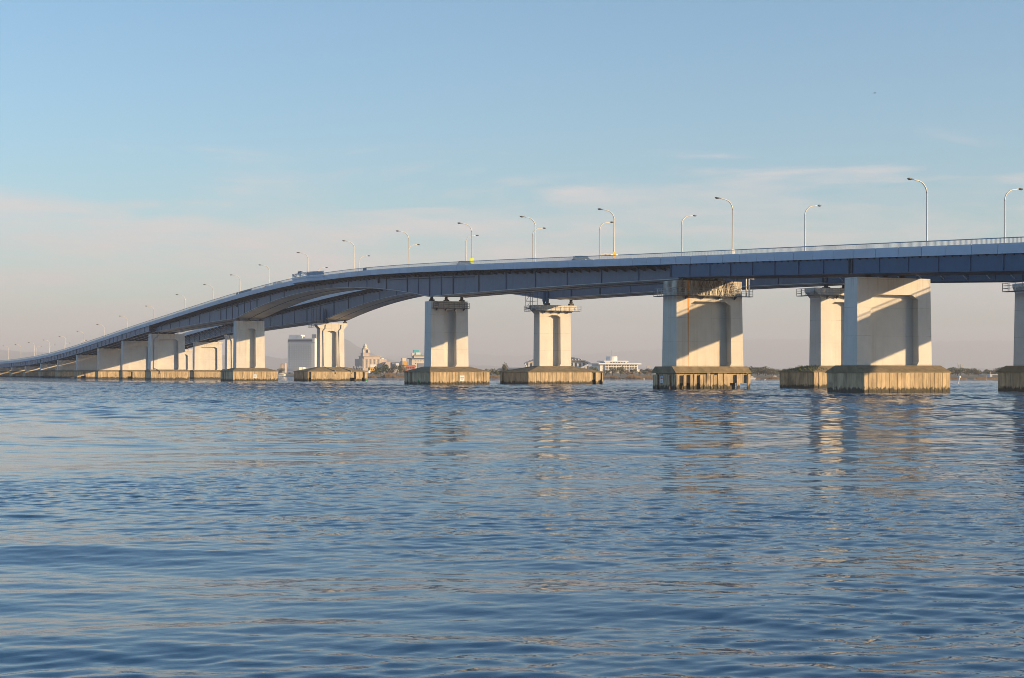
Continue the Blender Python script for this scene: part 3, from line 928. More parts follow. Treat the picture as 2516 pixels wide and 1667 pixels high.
def sample(F, Lt, x, y):
    n = F.shape[0]
    fx, fy = (x/Lt*n) % n, (y/Lt*n) % n
    i, j = fx.astype(int) % n, fy.astype(int) % n
    tx, ty = fx - np.floor(fx), fy - np.floor(fy)
    i2, j2 = (i+1) % n, (j+1) % n
    return (F[i,j]*(1-tx)*(1-ty) + F[i2,j]*tx*(1-ty) + F[i,j2]*(1-tx)*ty + F[i2,j2]*tx*ty)

VIEW = math.atan2(FWD.y, FWD.x)
def build_water():
    f_swell = fft_field(512, 131.0, 2.6, 9.0, VIEW + .12, 2.5, 1.9, 1)
    f_far = fft_field(512, 61.0, 1.1, 3.4, VIEW - .18, 1.6, 1.7, 2)
    f_mid = fft_field(512, 37.0, .55, 1.7, VIEW - .22, 1.6, 1.5, 5)
    f_short = fft_field(512, 17.0, .21, .6, VIEW + .25, 1.3, 1.0, 3)
    f_patch = fft_field(256, 420.0, 22.0, 90.0, VIEW, 1.0, 1.5, 4)
    r = [3.0]
    while r[-1] < 12000:
        c = r[-1]
        if c < 11: d = .6
        elif c < 34: d = .062
        elif c < 110: d = .062 + (c-34)/76*.238
        elif c < 430: d = .30 + max(0, c-300)/130*.25
        elif c < 700: d = .55 + (c-430)/270*4.0
        else: d = c*.012
        r.append(c + d)
    r = np.array(r)
    core = np.linspace(-19.0, 19.0, 560)
    side = np.concatenate([np.linspace(-180, -21, 48), np.array([-20.2])])
    ang = np.radians(np.concatenate([side, core, -side[::-1][:-1]]))
    R, T = np.meshgrid(r, ang, indexing='ij')
    X = R*np.cos(VIEW - T); Y = -124 + R*np.sin(VIEW - T)
    far = R*np.cos(T)
    patch = sample(f_patch, 420.0, X + 50, Y)
    wind = 1/(1+np.exp(-(far - 91 - patch*8)/9.0))
    dr = np.interp(R, r, np.gradient(r))
    def keep(l): return np.clip((l/dr - 2.2)/2.0, 0, 1)
    Z = .0165*sample(f_swell, 131.0, X, Y)*keep(3.6)*(1+.5*patch*.5)
    quiet = np.clip(.9 + .45*sample(f_patch, 420.0, X*2.7 + 10, Y*2.7), .35, 1.8)
    calm = 1 - .42*np.exp(-((far-60)/24)**2)
    Z += .0074*quiet**.5*calm*sample(f_mid, 37.0, X, Y)*keep(.85)*(1+.5*wind)
    Z += .0036*quiet*calm*sample(f_short, 17.0, X, Y)*keep(.36)
    mid_w = .22/(1+np.exp(-(far - 52)/6.0))
    Z += .0330*np.maximum(wind, mid_w)*(1+.25*patch)*sample(f_far, 61.0, X, Y)*keep(1.5)
    Z *= np.clip((900-R)/300, 0, 1)
    nr, na = R.shape
    co = np.stack([X, Y, Z], -1).reshape(-1, 3)
    idx = np.arange(nr*na).reshape(nr, na)
    q = np.stack([idx[:-1,:-1], idx[1:,:-1], idx[1:,1:], idx[:-1,1:]], -1).reshape(-1, 4)
    # close under the camera
    me = bpy.data.meshes.new('water')
    me.vertices.add(len(co)); me.vertices.foreach_set('co', co.astype(np.float32).ravel())
    me.loops.add(q.size); me.loops.foreach_set('vertex_index', q[:, ::-1].astype(np.int32).ravel())
    me.polygons.add(len(q)); me.polygons.foreach_set('loop_start', np.arange(0, q.size, 4, dtype=np.int32))
    me.polygons.foreach_set('loop_total', np.full(len(q), 4, dtype=np.int32))
    me.polygons.foreach_set('use_smooth', np.ones(len(q), dtype=bool))
    me.update(calc_edges=True); me.validate()
    m = bpy.data.materials.new('lake_water'); m.use_nodes = True
    N, L = m.node_tree.nodes, m.node_tree.links
    b = N['Principled BSDF']
    b.inputs['Base Color'].default_value = (0.002, 0.045, 0.108, 1)
    b.inputs['Roughness'].default_value = 0.02
    b.inputs['IOR'].default_value = 1.333
    g = N.new('ShaderNodeNewGeometry')
    mp1 = N.new('ShaderNodeMapping'); mp1.inputs['Rotation'].default_value = (0, 0, -VIEW); mp1.inputs['Scale'].default_value = (1.0, .45, 1)
    L.new(g.outputs['Position'], mp1.inputs['Vector'])
    n1 = N.new('ShaderNodeTexNoise'); n1.inputs['Scale'].default_value = 4.6; n1.inputs['Detail'].default_value = 4; n1.inputs['Roughness'].default_value = .55
    L.new(mp1.outputs[0], n1.inputs['Vector'])
    # fine wind ripple, present everywhere, stronger out in the breeze
    bp = N.new('ShaderNodeBump'); bp.inputs['Strength'].default_value = .55; bp.inputs['Distance'].default_value = .010
    L.new(n1.outputs['Fac'], bp.inputs['Height'])
    n2 = N.new('ShaderNodeTexNoise'); n2.inputs['Scale'].default_value = 1.1; n2.inputs['Detail'].default_value = 4; n2.inputs['Roughness'].default_value = .6
    L.new(mp1.outputs[0], n2.inputs['Vector'])
    cd = N.new('ShaderNodeVectorMath'); cd.operation = 'SUBTRACT'; cd.inputs[1].default_value = (0, -124, 0); L.new(g.outputs['Position'], cd.inputs[0])
    dt = N.new('ShaderNodeVectorMath'); dt.operation = 'DOT_PRODUCT'; dt.inputs[1].default_value = FWD; L.new(cd.outputs[0], dt.inputs[0])
    wf = smooth(N, L, dt.outputs['Value'], 78, 260)
    bp2 = N.new('ShaderNodeBump'); bp2.inputs['Distance'].default_value = .42
    L.new(wf, bp2.inputs['Strength']); L.new(n2.outputs['Fac'], bp2.inputs['Height']); L.new(bp.outputs[0], bp2.inputs['Normal'])
    L.new(bp2.outputs[0], b.inputs['Normal'])
    me.materials.append(m)
    o = link('water', me)
    tag(o, kind='structure')
    return o
build_water()

# ------------------------------------------------------------------ far shore
M['land'] = pmat('shore_ground', (0.16, 0.14, 0.09), .95, var=.25, scale=.02)
def shore():
    pts_px = np.linspace(-900, 3600, 150)
    front = []
    for p in pts_px:
        d = np.interp(p, [-900, 300, 700, 760, 900, 1050, 1300, 1480, 1650, 1800, 2100, 2516, 3600], [1000, 960, 905, 890, 700, 690, 620, 610, 600, 585, 560, 560, 560])
        front.append(d + 9*math.sin(p*.031) + 6*math.sin(p*.093+1))
    m = MB(); v = []; f = []
    n = len(pts_px)
    for p, d in zip(pts_px, front):
        for dd, z in ((-1.5, -.6), (6, .25), (60, .55), (6000, 1.2)):
            q = ground(p, d + dd); v.append((q.x, q.y, z))
    for i in range(n-1):
        for k in range(3):
            a = i*4 + k
            f.append((a, a+4, a+5, a+1))
    m.add(v, f)
    o = m.build('far_shore_ground', M['land']); tag(o, kind='structure')
    return pts_px, np.array(front)
SH_P, SH_D = shore()
def shore_d(px): return float(np.interp(px, SH_P, SH_D))

# hills
M['hill'] = pmat('hill_forest', (0.05, 0.065, 0.04), .95, var=.3, scale=.004)
def hills(name, ridge, dist, depth, seed):
    r = random.Random(seed)
    xs = np.linspace(ridge[0][0], ridge[-1][0], 260)
    ys = np.interp(xs, [p[0] for p in ridge], [p[1] for p in ridge])
    k = np.ones(5)/5; ys = np.convolve(np.pad(ys, 2, mode='edge'), k, mode='valid')
    ys = ys + np.array([1.1*math.sin(x*.13)+.7*math.sin(x*.31+1)+r.uniform(-.35,.35) for x in xs])
    m = MB(); v = []; f = []
    for x, y in zip(xs, ys):
        h = max(2.0, (914 - y)/FPX*dist + CAM_H)
        for t, hh in ((-depth, -5), (-depth*.45, h*.5), (0, h), (depth*.5, h*.55), (depth, -5)):
            q = ground(x, dist); w = (q - CAM0).normalized()
            c = q + w*t; v.append((c.x, c.y, hh))
    for i in range(len(xs)-1):
        for k_ in range(4):
            a = i*5+k_; f.append((a, a+5, a+6, a+1))
    m.add(v, f)
    tag(m.build(name, M['hill'], smooth=True), kind='structure')
hills('hills', [(-1100,868),(-400,850),(0,858),(60,866),(300,868),(560,872),(650,872),(700,888),(735,880),(760,850),(795,816),(818,812),(845,833),(900,863),(930,878),(980,890),(1050,896),(1300,902),(1700,905),(2600,906),(3600,900)], 10500, 1500, 1)
hills('hills', [(-1100,880),(600,885),(900,880),(930,876),(950,871),(985,881),(1010,871),(1060,862),(1150,868),(1250,875),(1400,872),(1600,860),(1750,845),(1830,832),(2000,835),(2200,842),(2380,838),(2516,837),(2800,845),(3700,850)], 17000, 1500, 2)

# ------------------------------------------------------------------ vegetation
M['leaf_a'] = pmat('leaf_dark', (0.08, 0.10, 0.05), .8, var=.35, scale=.25, objvar=.25)
M['leaf_b'] = pmat('leaf_olive', (0.14, 0.13, 0.065), .8, var=.35, scale=.25, objvar=.25)
M['leaf_c'] = pmat('leaf_autumn', (0.27, 0.17, 0.09), .8, var=.35, scale=.25, objvar=.2)
M['bark'] = pmat('bark', (0.09, 0.07, 0.05), .9, var=.2)
M['reed'] = pmat('reed', (0.30, 0.20, 0.11), .9, var=.3, scale=.15)
def crown_mesh(seed, leaf, n=900, flat=1.0):
    r = np.random.default_rng(seed)
    nb = 9
    cs = np.stack([r.normal(0, .30, nb), r.normal(0, .30, nb), .62 + r.uniform(-.22, .26, nb)], -1)
    rad = r.uniform(.20, .34, nb)
    V, F = [], []
    for i in range(n):
        b = r.integers(nb)
        d = r.normal(size=3); d /= np.linalg.norm(d)
        c = cs[b] + d*rad[b]*r.uniform(.6, 1.08)*np.array([1, 1, .8*flat])
        if c[2] < .14: c[2] = .14 + r.uniform(0, .1)
        s = r.uniform(.025, .055)
        t = r.normal(size=3); t -= t.dot(d)*d*.6; t /= np.linalg.norm(t)
        u = np.cross(d + r.normal(0, .35, 3), t); u /= np.linalg.norm(u)
        o = len(V)
        V += [tuple(c - t*s - u*s*.6), tuple(c + t*s - u*s*.5), tuple(c + t*s*.7 + u*s*.8), tuple(c - t*s*.8 + u*s*.6)]
        F.append((o, o+1, o+2, o+3))
    mb = MB(); mb.add(V, F)
    return mb.mesh('crown', M[leaf])
def trunk_mesh(seed):
    r = random.Random(seed)
    m = MB().tube([(0,0,-.05), (.01,0,.25), (.0,.02,.6)], .035, 6, .015)
    for k in range(5):
        q = k*1.3 + r.random()
        m.tube([(0,0,.2+.06*k), (math.cos(q)*.14, math.sin(q)*.14, .42+.06*k), (math.cos(q)*.24, math.sin(q)*.24, .62+.04*k)], .014, 4, .004)
    return m.mesh('trunk', M['bark'])
TRK = [trunk_mesh(i) for i in range(3)]
CROWNS = {'a': [crown_mesh(50+i, 'leaf_a') for i in range(4)], 'b': [crown_mesh(60+i, 'leaf_b', 700) for i in range(3)], 'c': [crown_mesh(70+i, 'leaf_c', 420, .9) for i in range(2)]}
def tree(px, dist, h, kind, label, group, w=1.0, z0=.4, name='tree'):
    p = ground(px, dist)
    o = empty(name, (p.x, p.y, z0), random.uniform(0, 6.28))
    o.scale = (h*w, h*w, h)
    tag(o, label, 'tree' if name == 'tree' else 'bush', group)
    link('trunk', random.choice(TRK), o)
    link('crown', random.choice(CROWNS[kind]), o)
    return o
# wood on the shore to the right: each tree that can be told apart
def wood_line(p0, p1, where):
    px = p0; ps = []
    while px < p1:
        ps.append(px); px += random.uniform(9, 16)
    for i, p in enumerate(ps):
        top = 907 + 3*math.sin(p*.05) + random.uniform(-2, 2)
        if p > 2080: top += 1.5 + 2*math.sin((p-2330)*.03)
        d = random.uniform(980, 1080)
        h = (914-top)/FPX*d + CAM_H - .4
        tree(p, d, h*1.15, 'a' if random.random() < .75 else 'b', f'{ORD[i]} tree from the left in the far wood {where}', 'trees of the far wood ' + where, 1.5)
    for i, p in enumerate(ps[::2]):
        d = random.uniform(800, 860)
        tree(p+5, d, random.uniform(2.6, 4.0), 'b', f'{ORD[i]} low olive bush from the left before the wood {where}', 'bushes before the far wood ' + where, 1.7, name='bush')
wood_line(1835, 2080, 'left of the nearest pier')
wood_line(2325, 2520, 'right of the nearest pier')
# town trees
for (p, d, h, k, wd, lab) in [
    (935, 860, 5.6, 'a', 1.5, 'dark round tree beside the yellow house on the far shore'),
    (948, 850, 6.4, 'a', 1.3, 'tall dark green tree right of the yellow house on the far shore'),
    (962, 845, 4.4, 'c', 1.6, 'russet tree below the domed block on the far shore'),
    (975, 850, 5.4, 'b', 1.3, 'olive tree left of the orange-red building on the far shore'),
    (985, 840, 5.6, 'b', 1.3, 'bushy olive tree in front of the orange-red building'),
    (922, 840, 3.2, 'a', 1.8, 'low dark bush in front of the yellow house'),
    (1207, 700, 3.4, 'b', 1.4, 'pale olive tree just right of the footing with the white notice'),
    (1238, 760, 6.2, 'b', .9, 'tall thin olive tree left of the arched-roof hall'),
    (1222, 760, 3.3, 'a', 1.9, 'low dark tree between two footings left of the arched-roof hall'),
    (1232, 780, 3.2, 'a', 1.9, 'second low dark tree left of the arched-roof hall'),
    (1455, 1000, 5.4, 'a', 1.6, 'dark tree between the arched-roof hall and the terraced building'),
    (1463, 1000, 4.8, 'a', 1.6, 'dark tree at the left end of the terraced building'),
    (1488, 760, 2.8, 'b', 1.6, 'low olive tree before the left of the terraced building'),
    (1505, 750, 4.0, 'b', 1.3, 'olive tree before the terraced building, left of its middle'),
    (1524, 745, 4.2, 'b', 1.4, 'olive tree before the middle of the terraced building'),
    (1541, 750, 3.4, 'c', 1.4, 'russet tree before the terraced building, right of its middle'),
    (1556, 755, 3.4, 'b', 1.4, 'olive tree before the right end of the terraced building'),
    (1572, 750, 3.0, 'c', 1.5, 'low russet tree by the right end of the terraced building'),
    (1585, 1000, 4.2, 'a', 1.9, 'dark tree right of the terraced building, beside the rust-stained pier'),
    (1598, 1000, 4.0, 'a', 1.9, 'dark tree nearest the rust-stained pier on its left'),
    (1590, 760, 3.4, 'c', 1.6, 'autumn-brown tree left of the rust-stained pier footing'),
    (690, 1180, 4.6, 'a', 1.8, 'dark tree at the left foot of the white hotel'),
    (671, 1180, 4.0, 'a', 1.8, 'low dark tree left of the white hotel'),
]:
    tree(p, d, h, k, lab, 'trees along the town shore', wd*.62)

def reeds(px0, px1, name_label, n, hmax, mat='reed'):
    m = MB(); r = random.Random(int(px0))
    for i in range(n):
        p = r.uniform(px0, px1); d = shore_d(p) + r.uniform(0, 14)
        q = ground(p, d); h = hmax*(.55 + .45*math.sin(p*.11)*math.sin(p*.037+1))*r.uniform(.6, 1.1)
        w = r.uniform(.12, .35); t = RIGHT*w; lean = RIGHT*r.uniform(-.2, .2) + FWD*r.uniform(-.1, .1)
        b = Vector((q.x, q.y, -.1))
        top = b + Vector((0, 0, h)) + lean
        m.add([b - t, b + t, top + t*.5, top - t*.5], [(0,1,2,3)])
    o = m.build('reeds', M[mat]); tag(o, name_label, 'reeds', kind='stuff')
reeds(905, 1010, 'russet reeds along the town shore', 900, 2.2)
reeds(1205, 1240, 'pale reeds left of the middle footing', 250, 1.3)
reeds(1480, 1640, 'tan reeds below the terraced building', 1300, 1.7)
reeds(1840, 2090, 'low straw reeds before the far wood', 1500, 1.0)
reeds(2325, 2620, 'low straw reeds at the right shore', 1700, .9)

# ------------------------------------------------------------------ town buildings
M['b_white'] = pmat('render_white', (.80, .79, .76), .8, var=.05, scale=.1)
M['b_cream'] = pmat('render_cream', (.74, .66, .54), .8, var=.08, scale=.1)
M['b_tan'] = pmat('render_tan', (.52, .43, .37), .8, var=.1, scale=.1)
M['b_grey'] = pmat('render_grey', (.30, .32, .36), .8, var=.08, scale=.1)
M['b_dark'] = pmat('render_dark', (.08, .10, .14), .7, var=.1, scale=.1)
M['b_yellow'] = pmat('render_yellow', (.72, .42, .08), .8, var=.08)
M['b_red'] = pmat('render_red', (.55, .17, .09), .8, var=.1)
M['b_orange'] = pmat('render_orange', (.75, .40, .06), .8, var=.1)
M['b_teal'] = pmat('teal_sheet', (.05, .45, .48), .5, var=.08)
M['b_green'] = pmat('green_roof', (.22, .42, .33), .7, var=.1)
M['b_glass'] = pmat('window_glass', (.08, .095, .13), .2, var=.3, objvar=.4)
M['b_roof'] = pmat('metal_roof', (.20, .24, .32), .5, var=.08, scale=.05)

class Bld:
    wid = 1.0
    """a building placed on the ground; local x to the right, y away, measured in photograph-pixel units scaled to metres"""
    def __init__(s, name, label, cat, px, dist, rot=0.0, z0=.5):
        s.px, s.d, s.k = px, dist, dist/FPX
        p = ground(px, dist)
        s.o = empty(name, (p.x, p.y, 0), math.atan2(RIGHT.y, RIGHT.x) + rot)
        tag(s.o, label, cat)
        s.z0 = z0
    def X(s, x): return (x - s.px)*s.k
    def Z(s, y): return max(s.z0 - .6, (914 - y)*s.k + CAM_H)
    def box(s, name, x0, x1, ytop, ybot, mat, depth=14.0, front=0.0, parent=None):
        return MB().box(s.X(x0), s.X(x1), front, front + depth, s.Z(ybot), s.Z(ytop)).build(name, M[mat], parent or s.o)
    def windows(s, parent, x0, x1, nx, ytop, ybot, ny, fx=.6, fy=.5, front=0.0, mat='b_glass', name='window', sill=None, seed=0):
        cw, chh = (s.X(x1)-s.X(x0))/nx, (s.Z(ytop)-s.Z(ybot))/ny
        me = MB().box(-cw*fx/2, cw*fx/2, -.06, .2, -chh*fy/2, chh*fy/2).mesh(name, M[mat])
        sm = MB().box(-cw*.46, cw*.46, -.5, -.001, -chh*.5, -chh*.5 + chh*.38).mesh('balcony', M['b_white']) if sill else None
        for j in range(ny):
            for i in range(nx):
                c = (s.X(x0)+cw*(i+.5), front, s.Z(ybot)+chh*(j+.5))
                w = link(name, me, parent, c)
                if sm: link('balcony', sm, w)

# hotel slab
H = Bld('hotel', 'tall white slab hotel with a grid of balconies, left of the flared pier', 'hotel', 741, 1400, -.27)
cw = 1/math.cos(.27)
def hx(x): return 741 + (x-741)*cw*.95
w = H.box('wall', hx(704), hx(776), 832, 922, 'b_white', 12)
H.windows(w, hx(706), hx(769), 10, 843.4, 904, 11, .52, .32, sill=True)
b_ = H.box('top_band', hx(704), hx(770), 834.5, 840, 'b_dark', 1.0, -.12)
H.box('cornice', hx(703), hx(777), 842.2, 843.2, 'b_grey', 1.0, -.35)
H.box('roof_house', hx(705), hx(737), 823, 832, 'b_white', 9, 1.5)
H.box('roof_tank', hx(731), hx(741), 826, 832, 'b_white', 6, .8)
H.box('lift_tower', hx(766), hx(778), 822, 832, 'b_grey', 8, 2)
pdm = H.box('podium', hx(694), hx(752), 903, 923, 'b_white', 16, -7)
H.windows(pdm, hx(696), hx(736), 10, 906, 912, 1, .25, .8, front=-7)
H.windows(pdm, hx(712), hx(726), 4, 915, 920, 1, .6, .8, front=-7)
H.box('annex', hx(737), hx(753), 903, 914, 'b_cream', 6, -15)
# block left of the hotel
Bl = Bld('apartment_block', 'small brownish stepped block at the left foot of the white hotel', 'building', 694, 1250)
Bl.box('wall', 688, 694, 896, 916, 'b_tan', 10); Bl.box('tower', 693, 700, 893, 916, 'b_tan', 9, 1)
Bl.box('roof_box', 690, 692, 893, 896, 'b_cream', 3, 2)
Bl2 = Bld('boat_house', 'long low pale boathouse at the water left of the hotel', 'building', 690, 915)
Bl2.box('wall', 684, 697, 919.5, 925, 'b_cream', 8); MB().prism([(Bl2.X(683), Bl2.Z(919.5)), (Bl2.X(698), Bl2.Z(919.5)), (Bl2.X(690), Bl2.Z(917.5))], 'y', -.5, 8.5).build('roof', M['b_white'], Bl2.o)

# ornate tower building
T = Bld('ornate_building', 'tan building with a stepped tower and golden dome', 'building', 905, 1300, .42)
def tx(x): return 905 + (x-905)*1.06
w = T.box('wall', tx(890), tx(938), 882, 915, 'b_tan', 18)
for i in range(14):
    T.box('pilaster', tx(891+3.3*i), tx(892+3.3*i), 883, 905, 'b_cream', .5, -.35, w)
T.box('upper_storey', tx(897), tx(937), 875.5, 882, 'b_tan', 12, 3)
T.box('cornice', tx(895), tx(939), 874.8, 876.2, 'b_cream', 14, 2)
tw = T.box('tower', tx(896), tx(912), 867, 875.5, 'b_tan', 6, 4)
t2 = T.box('tower_shaft', tx(898), tx(910), 857, 867, 'b_tan', 4.6, 4.7, tw)
T.windows(t2, tx(900), tx(908), 3, 859, 866, 1, .5, .9, front=4.7)
for x in (tx(896.5), tx(899.5), tx(908.5), tx(911.5)):
    MB().prism([(T.X(x)-.5, T.Z(867)), (T.X(x)+.5, T.Z(867)), (T.X(x)+.15, T.Z(859)), (T.X(x)-.15, T.Z(859))], 'y', 3.2, 4.2).build('finial', M['b_cream'], tw)
cx, cy = T.X(904), 7.0
MB().lathe([(2.5, T.Z(857)), (2.5, T.Z(855.6)), (1.7, T.Z(855.4)), (1.6, T.Z(852)), (1.9, T.Z(851.8)), (1.3, T.Z(849.5)), (1.15, T.Z(848.8)), (1.2, T.Z(847.5)), (.8, T.Z(845.8)), (.15, T.Z(844.8)), (.05, T.Z(843.5))], cx, cy, 12).build('dome', M['b_cream'], tw, smooth=True)
T.box('rear_block', tx(940), tx(954), 883, 915, 'b_tan', 10, 4)
MB().lathe([(2.0, T.Z(883)), (1.9, T.Z(881)), (1.2, T.Z(879.6)), (.1, T.Z(879))], T.X(tx(947)), 9, 12).build('small_dome', M['b_cream'], T.o, smooth=True)
MB().prism([(T.X(tx(936)), T.Z(916)), (T.X(tx(962)), T.Z(916)), (T.X(tx(962)), T.Z(896)), (T.X(tx(955)), T.Z(890)), (T.X(tx(943)), T.Z(890)), (T.X(tx(936)), T.Z(897))], 'y', -6, 3).build('gabled_wing', M['b_tan'], T.o)
# yellow house with a board on its roof
Yh = Bld('yellow_house', 'low yellow house with a large white board on its roof', 'house', 920, 1050, .25)
w = Yh.box('wall', 909, 930, 904, 915, 'b_yellow', 8)
Yh.box('roof', 908.5, 930.5, 903.3, 904, 'b_yellow', 9, -.4)
Yh.windows(w, 911, 929, 4, 906, 910, 1, .5, .8)
Yh.box('roof_board', 910.5, 926, 896, 903.2, 'b_white', .4, 1)
bg = Bld('blue_sheds', 'row of narrow bluish sheds left of the ornate building', 'building', 880, 1120, .2)
for i, x in enumerate((870, 876.5, 882, 887.5)):
    bg.box('bay', x, x+4.5, 900+ (i % 2)*1.2, 916, 'b_grey', 6)
    bg.box('door', x+1, x+3.2, 905, 916, 'b_dark', .3, -.15)
lw = Bld('low_hall', 'long low white hall at the waterside behind the flared pier footing', 'building', 888, 720)
lw.box('wall', 868, 906, 911.5, 917, 'b_white', 8); lw.box('roof', 867, 907, 910.6, 911.5, 'b_cream', 9, -.5)
# orange / red group
Og = Bld('orange_building', 'small orange block with a white tower behind it', 'building', 995, 1250, .3)
Og.box('wall', 989.5, 1000, 887, 915, 'b_orange', 5); Og.box('dark_side', 987, 989.4, 888, 915, 'b_grey', 5); Og.box('white_tower', 993, 1002, 880, 915, 'b_cream', 4, 6)
Rd = Bld('red_building', 'long brick-red building with pale panels beside the blue pier face', 'building', 1004, 1100, .2)
w = Rd.box('wall', 988, 1021, 898, 916, 'b_red', 9); Rd.box('parapet', 987.6, 1021.4, 897, 898, 'b_tan', 9.6, -.3)
Rd.windows(w, 998, 1019, 5, 901, 907, 1, .6, .7); Rd.box('panel', 991, 996, 900, 904, 'b_cream', .2, -.12, w)
Dk = Bld('dark_glass_building', 'dark blue glass office with white bands left of the orange block', 'building', 974, 1200, .2)
w = Dk.box('wall', 963, 984, 891, 916, 'b_dark', 9)
for i in range(3): Dk.box('band', 963.5, 972, 892.5+2.6*i, 893.4+2.6*i, 'b_white', .3, -.2, w)
Dk.box('wing', 971, 979, 893, 916, 'b_white', 3, -3.5); Dk.box('low_wing', 964, 975, 901, 916, 'b_white', 4, -8)
# teal roofed building
Tl = Bld('teal_roof_building', 'cream building with a green hipped roof and teal roof sign', 'building', 1028, 1200, .25)
w = Tl.box('wall', 1012, 1046, 880, 916, 'b_cream', 12)
Tl.box('dark_cornice', 1008, 1047, 880, 882.6, 'b_dark', 13, -.9)
Tl.windows(w, 1018, 1044, 4, 884, 904, 3, .45, .25)
Tl.box('upper_storey', 1018, 1044, 875.5, 880, 'b_cream', 9, 1.5)
MB().frustum((Tl.X(1016), Tl.X(1045), 1, 11), Tl.Z(875.5), (Tl.X(1024), Tl.X(1036), 4.5, 7.5), Tl.Z(869.5)).build('roof', M['b_green'], Tl.o)
Tl.box('plant_room', 1023, 1035, 866.5, 872, 'b_white', 3.0, 2.6); Tl.box('stair_head', 1013, 1020, 868, 876, 'b_cream', 3, 3)
Tl.box('roof_sign', 1019, 1033, 860, 866.4, 'b_teal', 2.2, 5)
Gb = Bld('grey_block', 'plain grey block low beside the blue face of the slim pier', 'building', 1036, 1050, .1)
Gb.box('wall', 1026, 1046, 893, 916, 'b_grey', 8); Gb.box('roof_box', 1030, 1040, 891.6, 893, 'b_white', 4, 2)

# arched hall
A = Bld('arched_hall', 'large hall with a curved blue-grey roof and white columns behind the flared pier', 'arena', 1370, 1150, 0.0)
hw = (A.X(1452)-A.X(1288))/2; cxx = (A.X(1452)+A.X(1288))/2
arc = []
for i in range(25):
    t = -1 + 2*i/24
    arc.append((cxx + hw*t, A.Z(892) + (A.Z(875.5)-A.Z(892))*(1 - abs(t)**2.2)))
poly = arc + [(p[0], p[1]-.9) for p in arc[::-1]]
rf = MB(); n = len(arc)
for i in range(n-1):
    q = [arc[i], arc[i+1], (arc[i+1][0], arc[i+1][1]-.8), (arc[i][0], arc[i][1]-.8)]
    rf.prism(q, 'y', -1.5, 30)
rf.build('roof', M['b_roof'], A.o)
for i in range(1, 24, 1):
    x, z = arc[i]
    MB().box(x-.12, x+.12, -1.55, 30, z+.02, z+.28).build('roof_rib', M['b_grey'], A.o)
wl_ = MB().prism([(A.X(1297), A.Z(916)), (A.X(1445), A.Z(916)), (A.X(1447), A.Z(893)), (cxx+hw*.5, A.Z(881)), (cxx, A.Z(878.2)), (cxx-hw*.5, A.Z(881)), (A.X(1294), A.Z(893))], 'y', 2.0, 28).build('wall', M['b_cream'], A.o)
for i in range(15):
    x = A.X(1300 + i*10)
    MB().box(x-.55, x+.55, .4, 1.99, A.Z(916), A.Z(891.5)).build('column', M['b_white'], A.o)
    MB().box(x+.75, x+1.9, 1.7, 1.998, A.Z(912), A.Z(893.5)).build('window', M['b_glass'], wl_)
for i in range(7):
    x = A.X(1384 + i*7.5)
    MB().prism([(x-1.0, A.Z(886)), (x+1.0, A.Z(886)), (x, A.Z(882))], 'y', -1.9, 2).build('dormer', M['b_white'], A.o)
MB().add([(A.X(1412), -4, A.Z(910)), (A.X(1448), -4, A.Z(893)), (A.X(1448), -4, A.Z(897.5)), (A.X(1416), -4, A.Z(913)),
          (A.X(1412), 0, A.Z(910)), (A.X(1448), 0, A.Z(893)), (A.X(1448), 0, A.Z(897.5)), (A.X(1416), 0, A.Z(913))],
         [(0,3,2,1),(4,5,6,7),(0,1,5,4),(1,2,6,5),(2,3,7,6),(3,0,4,7)]).build('stair_ramp', M['b_white'], A.o)
MB().tube([(A.X(1289), -1, A.Z(893)), (A.X(1296), -1, A.Z(906)), (A.X(1297), -1, A.Z(913))], .5, 6).build('raking_column', M['b_white'], A.o)
lm = Bld('long_shed', 'long low bluish roof left of the arched hall', 'building', 1258, 1100)
lm.box('wall', 1222, 1300, 908, 915, 'b_grey', 10); MB().prism([(lm.X(1218), lm.Z(908)), (lm.X(1302), lm.Z(908)), (lm.X(1298), lm.Z(904)), (lm.X(1230), lm.Z(904))], 'y', -1, 11).build('roof', M['b_roof'], lm.o)

# terraced white building
Q = Bld('terraced_building', 'wide white terraced building with a round drum on its roof', 'hotel', 1520, 1100, .36)
w = Q.box('wall', 1470, 1572, 896, 916, 'b_white', 14)
Q.box('eave', 1463, 1578, 892.6, 896, 'b_white', 18, -2.2)
Q.windows(w, 1484, 1567, 12, 896.5, 902, 1, .55, .6)
Q.box('balcony_band', 1482, 1570, 900.4, 902.0, 'b_white', 1.2, -1.3, w)
Q.windows(w, 1484, 1567, 12, 902.5, 908, 1, .55, .6)
Q.box('balcony_band', 1482, 1570, 906.6, 908.2, 'b_white', 1.2, -1.3, w)
Q.windows(w, 1484, 1567, 12, 908.5, 915, 1, .5, .75)
u = Q.box('upper_storey', 1485, 1544, 889.3, 892.6, 'b_white', 9, 1)
Q.windows(u, 1498, 1541, 6, 889.6, 892.5, 1, .6, .8, front=1)
Q.box('upper_eave', 1480, 1546, 886.9, 889.3, 'b_white', 12, -.5)
for i in range(13): Q.box('fin', 1483.3+7*i, 1484.6+7*i, 896.2, 915, 'b_white', 1.3, -1.25, w)
MB().lathe([(14*Q.k, Q.Z(887)), (14*Q.k, Q.Z(876.5)), (13.5*Q.k, Q.Z(876.2))], Q.X(1511), 6, 20).build('roof_drum', M['b_white'], Q.o)
MB().tube([(Q.X(1511), 6, Q.Z(876)), (Q.X(1511), 6, Q.Z(861))], .08, 4).build('mast', M['galv'], Q.o)
Q.box('side_wing', 1572, 1580, 908, 916, 'b_cream', 6, 2)
lp = Bld('lookout', 'distant pale lookout on a mast left of the rust-stained pier', 'tower', 1595, 1500)
